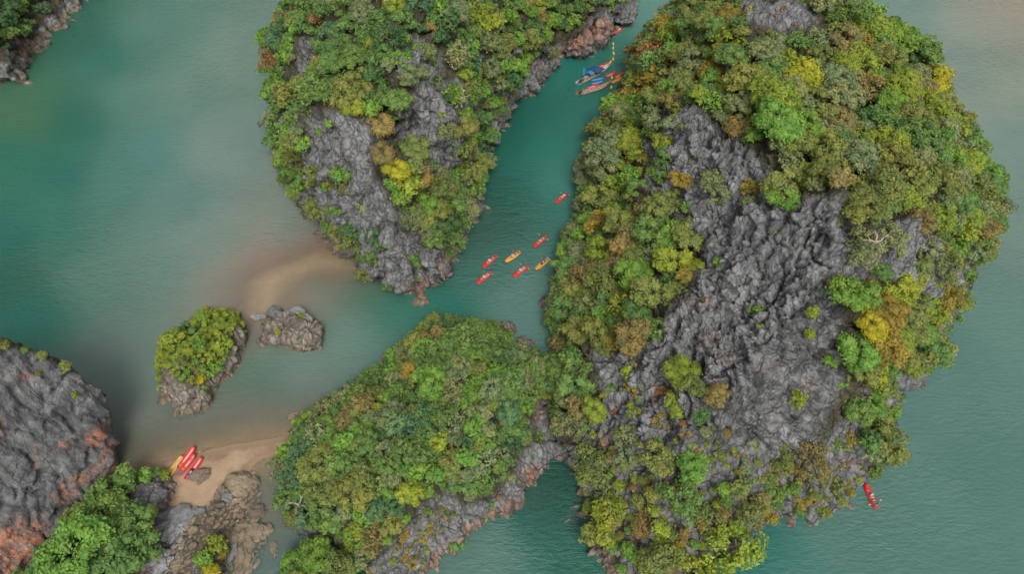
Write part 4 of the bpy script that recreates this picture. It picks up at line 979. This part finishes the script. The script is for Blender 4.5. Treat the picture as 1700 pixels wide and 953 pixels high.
BOULDERS = [ # px, py, length px, width px, angle deg in the picture, mesh, label
 (301,861,62,30,24,GRL[0],'long pale grey slab between the dark slab and the brown stones'),(277,856,30,17,38,GRL[1],'narrow pinkish-grey boulder left of the long pale slab'),(271,935,33,32,0,GRL[2],'big squarish grey boulder beside the green trees at the bottom'),
 (292,886,42,26,50,GRL[3],'grey boulder just below the long pale slab'),(379,827,15,18,70,GRL[4],'small blue-grey boulder on top of the brown reef'),(335,792,36,22,15,BRL[0],'flat brown rock on the sand beside the beached kayaks'),
 (428,852,30,26,-30,BRL[1],'single brown boulder standing in the shallow water'),(404,806,54,40,-25,BRL[2],'big knobbly brown rock at the end of the sandy beach'),(425,884,56,30,-15,BRL[3],'brown reef rock reaching into the small channel'),
 (392,892,34,28,10,BRL[4],'brown rock between the shrub outcrop and the channel'),(405,932,32,54,10,BRL[5],'long reddish-brown rock at the bottom edge'),(455,911,14,26,20,BRL[0],'small brown rock alone in the channel at the bottom'),
 (487,691,20,13,35,BRL[1],'small dark rock in the shallows beside the middle island'),(704,548,18,14,30,BRL[2],"brown rock at the middle island's far shore"),(432,531,22,10,0,GRL[1],'flat grey rock at the corner of the rock islet'),
 (457,524,20,18,40,GRL[3],'jagged grey rock at the back of the rock islet'),(496,538,46,26,-8,GRL[0],'broad grey crest rock on top of rock islet'),(385,918,14,28,0,GRL[2],'blue-grey rock beside the long reddish-brown rock')]
for px, py, l, w_, ang, me, lb in BOULDERS:
    x, y, z = at(px, py); d = float(project((x, y, 0))[2][0]); sc_ = d/F
    o = link('boulder', me, None, (x, y, max(bedz(x, y), -.35)+.25 if not (420 < px < 520 and 515 < py < 540) else (2.6 if px > 480 else 1.2))); o.rotation_euler = (0, 0, math.radians(ang))
    o.scale = (l*.5*sc_*1.05, w_*.5*sc_*1.5, min(l, w_)*.5*sc_*1.25); tag(o, lb, 'rock', 'rocks along the shore')
reef = link('rocky_shore', None, None, at(330, 880)); reef['kind'] = 'structure'
def stones(poly, n, r0, r1, pool, k=.62, zoff=0.0):
    xs_ = [p[0] for p in poly]; ys_ = [p[1] for p in poly]; put = []
    for _ in range(n):
        px, py = rnd.uniform(min(xs_), max(xs_)), rnd.uniform(min(ys_), max(ys_))
        if not inpoly([px], [py], poly)[0]: continue
        x, y, _z = at(px, py); r = r0+(r1-r0)*rnd.random()**2
        if any((x-a)**2+(y-b)**2 < (k*(r+q))**2 for a, b, q in put): continue
        put.append((x, y, r))
        o = link('stone', rnd.choice(pool), reef); o.location = Vector((x, y, max(bedz(x, y), -.25)+r*.15+zoff))-reef.location
        o.rotation_euler = (rnd.uniform(-.35, .35), rnd.uniform(-.35, .35), math.radians(48)+rnd.gauss(0, .45)); s = r*rnd.uniform(.9, 1.15); o.scale = (s*rnd.uniform(1, 1.5), s, s*rnd.uniform(.6, 1.25))
    return len(put)
n1 = stones([(385,785),(428,798),(432,825),(408,868),(372,890),(350,893),(335,925),(330,960),(275,960),(285,915),(310,880),(335,850),(365,820)], 7000, .26, .8, BR, .84)
n2 = stones([(232,905),(262,890),(275,868),(305,880),(310,905),(290,960),(228,965)], 3500, .22, .65, GR+BR[:2], .82)
n3 = stones([(375,868),(415,862),(448,880),(440,905),(425,950),(385,965),(380,910)], 2200, .3, .8, BR, .82)
n4 = stones([(360,820),(385,790),(430,820),(400,865)], 500, .35, .7, BR, .62)
print('stones', n1, n2, n3, n4)

# ------------------------------------------------------------------ people
M_SKIN = paint('skin', (.42, .26, .18), .6, .06); M_CLOTH = paint('cloth', (.5, .5, .5), .85, .18, 9, True); M_HAIR = paint('hair', (.02, .016, .013), .7, .2)
M_STRAW = paint('hat', (.30, .26, .18), .8, .2, 12, True)
def skin_mesh(name, verts, edges, rad, mat, sub=1):
    me = bpy.data.meshes.new(name); me.from_pydata(verts, edges, []); o = link('tmp', me)
    m = o.modifiers.new('s', 'SKIN'); m.use_smooth_shade = True
    for i, r in enumerate(rad): me.skin_vertices[0].data[i].radius = (r, r) if not isinstance(r, tuple) else r
    me.skin_vertices[0].data[0].use_root = True
    if sub: ss = o.modifiers.new('u', 'SUBSURF'); ss.levels = sub
    dg = bpy.context.evaluated_depsgraph_get(); dg.update()
    r = bpy.data.meshes.new_from_object(o.evaluated_get(dg)); bpy.data.objects.remove(o); bpy.data.meshes.remove(me)
    r.name = name; r.materials.clear(); r.materials.append(mat)
    for p in r.polygons: p.use_smooth = True
    return r
def figure(pose):
    """seated (legs forward), paddling or standing; faces +x, pelvis at the origin"""
    V = [(0, 0, .02), (.0, 0, .22), (-.02, 0, .44), (.0, 0, .54), (.015, 0, .60)]; R = [.14, (.15, .12), (.17, .12), .06, .055]; E = [(0, 1), (1, 2), (2, 3), (3, 4)]
    def chain(root, pts, rs):
        a = root
        for p, r in zip(pts, rs): V.append(p); R.append(r); E.append((a, len(V)-1)); a = len(V)-1
        return a
    for s in (-1, 1):
        if pose == 'stand': chain(0, [(0, s*.10, -.05), (.03, s*.11, -.43), (0, s*.11, -.82), (.12, s*.12, -.87)], [.10, .065, .045, .035])
        else: chain(0, [(.05, s*.11, .0), (.42, s*.16, .17), (.75, s*.15, -.02), (.84, s*.15, .06)], [.095, .065, .045, .035])
        if pose == 'paddle': pts = [(0, s*.20, .43), (.10, s*.29, .22), (.34, s*.25, .30), (.41, s*.25, .33)]
        elif pose == 'stand': pts = [(0, s*.20, .43), (.02, s*.25, .16), (.12, s*.24, -.06), (.14, s*.24, -.13)]
        else: pts = [(0, s*.20, .43), (.02, s*.27, .18), (.24, s*.22, .10), (.31, s*.20, .10)]
        hnd = chain(2, pts, [.06, .048, .036, .03])
        hp = Vector(V[hnd]); fw = (hp-Vector(V[hnd-1])).normalized()
        side = Vector((0, 1, 0)); dn = Vector((0, 0, -1))
        for k in range(4):
            off = side*(k-1.5)*.021; L = (.075, .085, .08, .062)[k]
            chain(hnd, [tuple(hp+off+fw*.045), tuple(hp+off+fw*(.045+L*.5)+dn*.012), tuple(hp+off+fw*(.045+L*.75)+dn*.05)], [.010, .009, .008])
        chain(hnd, [tuple(hp-side*s*.035+fw*.02), tuple(hp-side*s*.05+fw*.055+dn*.015)], [.011, .009])
    body = skin_mesh('person', V, E, R, M_SKIN, 1)
    # head joined to the body surface: face, nose, ears, eyes
    bm = bmesh.new(); bm.from_mesh(body)
    r = bmesh.ops.create_uvsphere(bm, u_segments=14, v_segments=10, radius=1)
    for v in r['verts']:
        x, y, z = v.co; wz = .078*(1-.22*max(0, -z))
        v.co = Vector((x*.098*(1-.12*max(0, -z))+(.022 if (x > .85 and abs(y) < .35 and -.35 < z < .1) else 0), y*wz, z*.118))+Vector((.03, 0, .725))
    for s in (-1, 1):
        r = bmesh.ops.create_uvsphere(bm, u_segments=6, v_segments=5, radius=.022)
        for v in r['verts']: v.co = Vector((v.co.x, v.co.y*.4, v.co.z*1.4))+Vector((.02, s*.078, .725))
    bm.to_mesh(body); bm.free()
    for p in body.polygons: p.use_smooth = True
    top = skin_mesh('shirt', [(0, 0, .05), (0, 0, .22), (-.02, 0, .45), (0, -.2, .44), (0, .2, .44), (.05, -.27, .27), (.05, .27, .27)], [(0, 1), (1, 2), (2, 3), (2, 4), (3, 5), (4, 6)], [.16, (.175, .145), (.185, .14), .085, .085, .07, .07], M_CLOTH, 1)
    if pose == 'stand': lv, le = [(0, 0, .05), (0, -.1, -.05), (.03, -.11, -.4), (0, .1, -.05), (.03, .11, -.4)], [(0, 1), (1, 2), (0, 3), (3, 4)]
    else: lv, le = [(0, 0, .05), (.06, -.11, .0), (.38, -.155, .155), (.06, .11, .0), (.38, .155, .155)], [(0, 1), (1, 2), (0, 3), (3, 4)]
    sh = skin_mesh('shorts', lv, le, [.155, .115, .085, .115, .085], M_CLOTH, 1)
    bm = bmesh.new(); r = bmesh.ops.create_uvsphere(bm, u_segments=14, v_segments=9, radius=1)
    bmesh.ops.delete(bm, geom=[v for v in bm.verts if v.co.z < -.15 and v.co.x > -.25 or v.co.z < -.6], context='VERTS')
    for v in bm.verts: v.co = Vector((v.co.x*.106-.006, v.co.y*.088, v.co.z*.125))+Vector((.03, 0, .735))
    hair = bm_mesh('hair', bm, M_HAIR, True)
    bm = bmesh.new()
    prof = [(.005, .13), (.09, .10), (.10, .045), (.20, .01), (.20, 0), (.09, .03)]
    rings = [[bm.verts.new((q*math.cos(2*math.pi*k/14), q*math.sin(2*math.pi*k/14), z)) for k in range(14)] for q, z in prof]
    for a_, b_ in zip(rings, rings[1:]):
        for k in range(14): bm.faces.new((a_[k], a_[(k+1) % 14], b_[(k+1) % 14], b_[k]))
    bm.faces.new(rings[0][::-1]); bmesh.ops.translate(bm, verts=bm.verts, vec=(.03, 0, .755))
    hat = bm_mesh('hat', bm, M_STRAW, True)
    return body, top, sh, hair, hat
FIG = {p: figure(p) for p in ('sit', 'paddle', 'stand')}
SHIRT = {'white': (.62, .62, .62), 'red': (.48, .03, .03), 'navy blue': (.03, .05, .14), 'black': (.02, .02, .025), 'blue': (.04, .13, .36), 'pink': (.55, .30, .33), 'grey': (.25, .26, .28), 'yellow': (.6, .42, .03), 'teal': (.03, .25, .26)}
def person(pose, loc, rz, shirt, shorts, label, hat=None, group='people in the kayaks'):
    B_, T_, S_, Hh, Ha = FIG[pose]
    o = link('person', B_, None, loc); o.rotation_euler = (0, 0, rz); tag(o, label, 'person', group)
    a = link('shirt', T_, o); a.color = (*SHIRT[shirt], 1); a = link('shorts', S_, o); a.color = (*SHIRT[shorts], 1)
    if hat: a = link('hat', Ha, o); a.color = (*SHIRT[hat], 1)
    else: link('hair', Hh, o)
    return o

# ------------------------------------------------------------------ kayaks and paddles
M_PVC = paint('coated_fabric', (.5, .5, .5), .38, .08, 2, True); M_BLACK = paint('black_rubber', (.02, .02, .022), .6, .1); M_ALU = paint('aluminium', (.55, .56, .58), .35, .05)
RED = (.56, .022, .020); YEL = (.62, .29, .018); BLU = (.03, .13, .30); TURQ = (.02, .24, .30); PINK = (.62, .36, .36); CREAM = (.55, .45, .33); ORG = (.62, .20, .02)
def kayak_meshes():
    L, Wd = 4.3, 1.14; n = 36; bm = bmesh.new(); pts, rad = [], []
    def cl(a):
        c, s = math.cos(a), math.sin(a); x = L/2*.93*math.copysign(abs(c)**.8, c); y = (Wd/2-.19)*math.copysign(abs(s)**.62, s)
        return Vector((x, y, .19+.26*abs(x/(L/2))**5))
    for i in range(n):
        p = cl(2*math.pi*i/n); pts.append(p); rad.append(.175-.04*abs(p.x/(L/2))**4)
    tube(bm, pts, rad, 10, True)
    side = bm_mesh('side_tube', bm, M_PVC, True)
    def sheet(x0, x1, zf, nx=14, ny=6, th=.03, wf=1.0):
        bm = bmesh.new(); rows = []
        for i in range(nx+1):
            x = x0+(x1-x0)*i/nx; hw = max(.03, (Wd/2-.19)*max(0, 1-abs(x/(L/2*.93))**2.6)**.5*wf)
            rows.append([bm.verts.new((x, hw*(2*j/ny-1), zf(x, 2*j/ny-1))) for j in range(ny+1)])
        for a_, b_ in zip(rows, rows[1:]):
            for j in range(ny): bm.faces.new((a_[j], b_[j], b_[j+1], a_[j+1]))
        r = bmesh.ops.extrude_face_region(bm, geom=bm.faces[:]); bmesh.ops.translate(bm, verts=[v for v in r['geom'] if isinstance(v, bmesh.types.BMVert)], vec=(0, 0, -th))
        bmesh.ops.recalc_face_normals(bm, faces=bm.faces)
        return bm
    fl = bm_mesh('floor', sheet(-1.9, 1.9, lambda x, v: .13+.03*math.cos(v*9)+.2*abs(x/2)**5), M_PVC, True)
    bow = bm_mesh('bow_cover', sheet(.85, 1.99, lambda x, v: .40+.10*(1-v*v)+.20*(x/2.1)**5, 10, 6, .03, 1.35), M_PVC, True)
    st = bm_mesh('stern_cover', sheet(-1.99, -1.55, lambda x, v: .38+.06*(1-v*v)+.20*abs(x/2.1)**5, 6, 6, .03, 1.35), M_PVC, True)
    bm = bmesh.new(); box(bm, (0, 0, .22), (.42, .56, .14), 0, .05); box(bm, (-.24, 0, .42), (.13, .58, .42), 0, .05)
    seat = bm_mesh('seat', bm, M_PVC, True)
    bm = bmesh.new(); tube(bm, [(-.08, -.07, .0), (0, -.08, .07), (.05, 0, .10), (0, .08, .07), (-.08, .07, 0)], .022, 6); box(bm, (-.02, 0, .02), (.16, .12, .07), 0, .02)
    han = bm_mesh('carry_handle', bm, M_BLACK, True)
    return side, fl, bow, st, seat, han
KY = kayak_meshes()
def kayak(px, py, pb, ps, col, label, floor=PINK, seats=(), cover=True, z=0.0, group='inflatable kayaks', rot=(0, 0), sc_=1.0, cat='kayak'):
    """pb, ps: picture points of bow and stern give the heading"""
    a, b = at(*pb, z), at(*ps, z); rz = math.atan2(a[1]-b[1], a[0]-b[0]); c = at(px, py, z+.2)
    e = empty('kayak', (c[0], c[1], z-.06), 0, (rot[0], rot[1], rz)); e.scale = (sc_,)*3; tag(e, label, cat, group)
    def pt(nm, me, cl, loc=(0, 0, 0), rz_=0):
        o = link(nm, me, e, loc); o.color = (*cl, 1); o.rotation_euler = (0, 0, rz_); return o
    pt('side_tube', KY[0], col); pt('floor', KY[1], floor)
    if cover: pt('bow_cover', KY[2], col); pt('stern_cover', KY[3], col)
    pt('carry_handle', KY[5], (0, 0, 0), (2.08, 0, .52)); pt('carry_handle', KY[5], (0, 0, 0), (-2.08, 0, .52), math.pi)
    for x, cl in seats: pt('seat', KY[4], cl, (x, 0, -.02))
    return e, rz
def paddle_mesh():
    bm = bmesh.new(); tube(bm, [(0, -.8, 0), (0, .8, 0)], .018, 6); sh = bm_mesh('shaft', bm, M_BLACK, True); bl = []
    for s in (-1, 1):
        bm = bmesh.new(); rows = []
        for i in range(7):
            t_ = i/6; wd = .10*(math.sin(math.pi*(.12+.80*t_)))**.6
            rows.append([bm.verts.new((wd*(j-1), s*(.78+.46*t_), .02*abs(j-1)+(.012 if k else 0))) for k in (0, 1) for j in range(3)])
        for a_, b_ in zip(rows, rows[1:]):
            for q in (0, 3):
                for j in (0, 1): bm.faces.new((a_[q+j], b_[q+j], b_[q+j+1], a_[q+j+1]))
            bm.faces.new((a_[0], a_[3], b_[3], b_[0])); bm.faces.new((a_[2], b_[2], b_[5], a_[5]))
        for r_ in (rows[0], rows[-1]): bm.faces.new((r_[0], r_[1], r_[2], r_[5], r_[4], r_[3]))
        bmesh.ops.recalc_face_normals(bm, faces=bm.faces)
        bl.append(bm_mesh('blade', bm, M_PVC, True))
    return sh, bl
PD = paddle_mesh()
def paddle(loc, rot, label, col=YEL, group='paddles'):
    o = link('paddle', PD[0], None, loc); o.rotation_euler = rot; tag(o, label, 'paddle', group)
    for m_ in PD[1]: b = link('blade', m_, o); b.color = (*col, 1)
    return o
CREWED = [ # px, py, bow, stern, colour word, where, guide shirt, passenger shirts, paddle swing
 (812.5,434,(801,445),(824,424),'red',"upper red kayak nearest the left island",'black',('white','navy blue'),.35),
 (851,426,(838,434),(864,416),'yellow',"yellow kayak in the middle of the flotilla",'navy blue',('white','red'),.3),
 (896,401,(885,411),(907,391),'red',"topmost red kayak of the flotilla",'black',('pink','red'),-.3),
 (803.5,461,(791,470),(816,451),'red',"lower red kayak nearest the left island",'navy blue',('white','grey'),.15),
 (864,450,(853,458),(876,441),'red',"red kayak between the two yellow kayaks",'navy blue',('white','pink'),-.2),
 (900,438,(888,447),(912,427),'yellow',"yellow kayak nearest the big island",'grey',('black','navy blue'),.25),
 (932,328.5,(920,337),(943,320),'red',"lone red kayak beside the channel bank",'black',('pink','white'),.1),
 (1446,824.5,(1437,805),(1454,844),'red',"red kayak at the right-hand cliff foot",'blue',('white','pink'),-.12),
 (1025,51,(1018,55),(1033,48),'red',"red kayak under the stained cliff",'black',('red','white'),.2)]
for px, py, pb, ps, cw, wh, gs, pas, sw in CREWED:
    e, rz = kayak(px, py, pb, ps, RED if cw == 'red' else YEL, wh+' carrying three people', PINK if cw == 'red' else CREAM, [(-.05, CREAM), (-.95, CREAM)], True, 0, 'kayaks out on the water')
    R_ = Matrix.Rotation(rz, 3, 'Z'); b = e.location
    w = lambda x, y, z: b+R_ @ Vector((x, y, z))
    person('paddle', w(-1.62, 0, .34), rz, gs, 'black', 'guide in %s paddling the %s' % (gs, wh), 'teal' if gs == 'grey' else ('navy blue' if gs == 'blue' else None))
    person('sit', w(-.82, 0, .30), rz, pas[1], 'grey', 'rear passenger in %s in the %s' % (pas[1], wh))
    person('sit', w(.08, 0, .30), rz, pas[0], 'black', 'front passenger in %s in the %s' % (pas[0], wh), 'pink' if pas[0] == 'white' else None)
    paddle(w(-1.2, 0, .72), (sw, 0, rz+.25), 'yellow paddle held by the guide of the '+wh)
# drawn up on the sand
kayak(309.5,760,(321,744),(297,776),RED,'long red kayak beached farthest up-left on the sand',PINK,[(-1.2,ORG)],False,.32,'kayaks on the beach',(0,0))
kayak(309.5,772.5,(322,756),(296,788),RED,'middle red beached kayak with turquoise gear in its stern',PINK,[(-.5,ORG),(-1.15,TURQ),(-1.7,TURQ)],False,.36,'kayaks on the beach')
kayak(321.5,778,(333,762),(309,794),RED,'right-hand red beached kayak with dark blue seats',PINK,[(-.2,(.02,.02,.03)),(-1.2,BLU)],False,.40,'kayaks on the beach')
kayak(289.5,776,(299,763),(280,789),YEL,'yellow kayak half hidden by the bush beside the red kayaks',(.35,.35,.36),(),False,.30,'kayaks on the beach')
x, y, z = at(323, 757.5, .9); paddle((x, y, .86), (0, .1, math.radians(-38)), 'orange-tipped paddle laid in the bow of the middle beached kayak', ORG)

# ------------------------------------------------------------------ longtail boats at the cliff
M_WOOD = paint('boat_timber', (.26, .13, .075), .6, .3, 5); M_GREYW = paint('weathered_timber', (.36, .33, .29), .7, .25, 6); M_PLANK = paint('deck_plank', (.30, .25, .20), .75, .3, 7); M_TARP = paint('tarpaulin', (.02, .09, .20), .55, .2, 1.2, True); M_STEEL = paint('engine_steel', (.05, .05, .055), .4, .2, 8)
def longtail(bow, stern, mat, label, canopy):
    a, b = Vector(at(*bow, .8)), Vector(at(*stern, .3)); a.z = b.z = 0
    L = (a-b).length; rz = math.atan2(a.y-b.y, a.x-b.x)
    e = empty('longtail_boat', (a+b)/2, rz); tag(e, label, 'boat', 'longtail boats by the cliff')
    nx, n = 22, 5; bm = bmesh.new(); out, inn = [], []
    def sec(t_, k, th):
        x = (t_-.5)*L; u = max(0, (t_-.55)/.45); hw = (.82*(1-.25*max(0, (.25-t_)/.25)**2)*(1-u**2.2)+.06)-th
        sh = .52+1.35*u**2.6+.15*max(0, .2-t_); kl = -.22+1.15*u**2.4+th
        v = k/(n-1)*2-1
        return Vector((x, hw*math.copysign(abs(v)**.7, v), kl+(sh-kl)*abs(v)**2.2))
    for i in range(nx+1):
        out.append([bm.verts.new(sec(i/nx, k, 0)) for k in range(n)]); inn.append([bm.verts.new(sec(i/nx, k, .05)+Vector((0, 0, .01 if k in (0, n-1) else 0))) for k in range(n)])
    for i in range(nx):
        for k in range(n-1):
            bm.faces.new((out[i][k], out[i][k+1], out[i+1][k+1], out[i+1][k])); bm.faces.new((inn[i][k], inn[i+1][k], inn[i+1][k+1], inn[i][k+1]))
        for k in (0, n-1): bm.faces.new((out[i][k], out[i+1][k], inn[i+1][k], inn[i][k]))
    for i in (0, nx):
        for k in range(n-1): bm.faces.new((out[i][k], inn[i][k], inn[i][k+1], out[i][k+1]))
    bmesh.ops.recalc_face_normals(bm, faces=bm.faces)
    link('hull', bm_mesh('hull', bm, mat, True), e)
    bm = bmesh.new(); box(bm, (0, 0, 0), (L*.6, .17, .03), 0, .008); pm = bm_mesh('floor_board', bm, M_PLANK)
    for k in range(6): link('floor_board', pm, e, (-.06*L, (k-2.5)*.19, .12+.01*(k % 2)))
    bm = bmesh.new(); box(bm, (0, 0, 0), (.26, 1.42, .05), 0, .01); bmh = bm_mesh('bench', bm, M_GREYW)
    for k in range(6): link('bench', bmh, e, (-.30*L+k*.095*L, 0, .40))
    bm = bmesh.new(); box(bm, (0, 0, .62), (.75, .42, .38), 0, .05); box(bm, (.1, 0, .9), (.4, .3, .22), 0, .04); tube(bm, [(0, 0, 0), (0, 0, .5)], .06, 6); box(bm, (.5, 0, .7), (.14, .5, .4), 0, .03)
    en = link('engine', bm_mesh('engine', bm, M_STEEL), e, (-.42*L, 0, .2))
    bm = bmesh.new(); tube(bm, [(-.3, 0, .6), (-2.2, .05, .45), (-4.3, .1, .12)], [.05, .04, .03], 6)
    for k in range(3): q = k*2.09; box(bm, (-4.35, .1+.12*math.cos(q), .12+.12*math.sin(q)), (.03, .14, .1), 0)
    link('propeller_shaft', bm_mesh('propeller_shaft', bm, M_STEEL), e, (-.42*L, 0, .2))
    bm = bmesh.new(); tube(bm, [(L*.47, 0, 1.2), (L*.5, 0, 1.75), (L*.505, 0, 2.2)], [.09, .07, .04], 6); link('prow', bm_mesh('prow', bm, mat), e)
    def tarp(nm, x0, x1, z0, z1, hw, col, sk=0.0):
        bm = bmesh.new(); rows = []
        for i in range(7):
            t_ = i/6; rows.append([bm.verts.new((x0+(x1-x0)*t_+sk*(j/6-.5), hw*(2*j/6-1), z0+(z1-z0)*t_+.22*(1-(2*j/6-1)**2)+.05*math.sin(i*2.1+j))) for j in range(7)])
        for a_, b_ in zip(rows, rows[1:]):
            for j in range(6): bm.faces.new((a_[j], b_[j], b_[j+1], a_[j+1]))
        r = bmesh.ops.extrude_face_region(bm, geom=bm.faces[:]); bmesh.ops.translate(bm, verts=[v for v in r['geom'] if isinstance(v, bmesh.types.BMVert)], vec=(0, 0, .03)); bmesh.ops.recalc_face_normals(bm, faces=bm.faces)
        o = link(nm, bm_mesh(nm, bm, M_TARP, True), e); o.color = (*col, 1); return o
    if canopy:
        tarp('canopy', -.07*L, .15*L, 1.85, 1.65, 1.5, (.012, .065, .17), -1.1); tarp('awning', -.19*L, -.09*L, 1.6, 1.8, 1.0, (.03, .16, .34), -.5)
        bm = bmesh.new(); tube(bm, [(0, 0, .3), (0, 0, 1.75)], .03, 6); pm = bm_mesh('canopy_post', bm, M_GREYW)
        for x in (-.04*L, .115*L):
            for s in (-1, 1): link('canopy_post', pm, e, (x, s*.62, 0))
        tarp('prow_cloth', .40*L, .475*L, 1.25, 1.9, .22, YEL)
    return e, rz, L
e1, r1, L1 = longtail((1014,138),(957.5,156.5),M_WOOD,'brown wooden longtail boat with open benches nearest the camera',False)
e2, r2, L2 = longtail((1015,106),(958,139),M_GREYW,'grey longtail boat under a dark blue canopy among kayaks',True)
def on(e, rz, x, y, z): return e.location+Matrix.Rotation(rz, 3, 'Z') @ Vector((x, y, z))
person('stand', on(e1,r1,-.33*L1,.1,1.05), r1, 'black','grey','boatman in black standing at the stern of the brown longtail boat',None,'crew on the longtail boats')
person('sit', on(e1,r1,-.20*L1,-.2,.50), r1, 'white','black','person in white sitting on a bench of brown longtail boat',None,'crew on the longtail boats')
person('sit', on(e2,r2,-.30*L2,.25,.50), r2, 'red','black','person in red at the stern of the canopied longtail boat',None,'crew on the longtail boats')
person('stand', on(e2,r2,-.36*L2,-.2,1.05), r2, 'black','black','boatman in black at the stern of the canopied longtail boat',None,'crew on the longtail boats')
person('sit', on(e2,r2,-.21*L2,-.25,.50), r2+.6, 'red','grey','second person in red sitting before the blue awning',None,'crew on the longtail boats')
person('sit', on(e2,r2,.24*L2,.1,.52), r2, 'navy blue','black','person in navy sitting ahead of the blue canopy',None,'crew on the longtail boats')
for px, py, pb, ps, cl, lb, z, fl in [(995,114,(1004,110),(986,118),YEL,'orange kayak lying alongside the far side of the canopied boat',.0,ORG),(999,109,(1008,104),(989,113),RED,'red kayak stacked on the orange one behind the canopied boat',.42,PINK),
     (1013.5,123,(1021,119),(1005,127),RED,"red kayak moored off the canopied boat's prow",0,PINK),(1027,125,(1034,120),(1019,130),RED,'red kayak moored beside the tree-covered bank',0,PINK),(1023.5,132.5,(1031,128),(1015,137),YEL,'yellow kayak moored between the prows and the bank',0,ORG),
     (984,143,(994,140),(974,147),RED,'red kayak moored along the brown longtail boat',0,PINK),(991.5,131,(1001,129),(981,133),BLU,'blue kayak moored against the canopied longtail boat',0,(.25,.42,.55)),(991,136.5,(1001,134),(980,139),BLU,'outer blue kayak moored between the two longtail boats',0,(.20,.40,.52)),
     (969.5,119.5,(970,112),(969,127),BLU,'blue kayak moored behind the stern of the canopied boat',0,TURQ)]:
    kayak(px, py, pb, ps, cl, lb, fl, (), cl != BLU, z, 'kayaks moored at the longtail boats', sc_=.92)
# floats of the rope barrier
M_BUOY = paint('float_plastic', (.72, .47, .03), .4, .08)
bm = bmesh.new(); r_ = bmesh.ops.create_uvsphere(bm, u_segments=12, v_segments=8, radius=1)
for v in bm.verts: v.co = Vector((v.co.x*.26, v.co.y*.62, v.co.z*.26))
bmesh.ops.create_uvsphere(bm, u_segments=8, v_segments=6, radius=.12, matrix=Matrix.Translation((0, .62, .05))); bmesh.ops.create_uvsphere(bm, u_segments=8, v_segments=6, radius=.12, matrix=Matrix.Translation((0, -.62, .05)))
BUOY = bm_mesh('buoy', bm, M_BUOY, True)
BL = [(1018,72,'farthest yellow float of the line by the stained cliff'),(1018,79,'second farthest yellow float of the line'),(1018.7,88,'middle yellow float of the line'),(1017.8,97.6,"yellow float nearest the canopied boat's prow"),(1016,128,'small yellow float between the prow and the moored kayaks'),(1014.8,144.5,"yellow float off the brown boat's prow")]
for px, py, lb in BL:
    o = link('buoy', BUOY, None, at(px, py, .08)); o.rotation_euler = (0, 0, rnd.uniform(-.2, .2)); tag(o, lb, 'buoy', 'floats of the rope line')
bm = bmesh.new(); tube(bm, [Vector(at(px, py, .03)) for px, py, _ in BL[:4]]+[Vector(at(1016, 108, .5))], .03, 5); o = link('rope', bm_mesh('rope', bm, M_GREYW), None); tag(o, 'thin rope joining the line of yellow floats', 'rope')
print('all', round(time.time()-T0, 1))
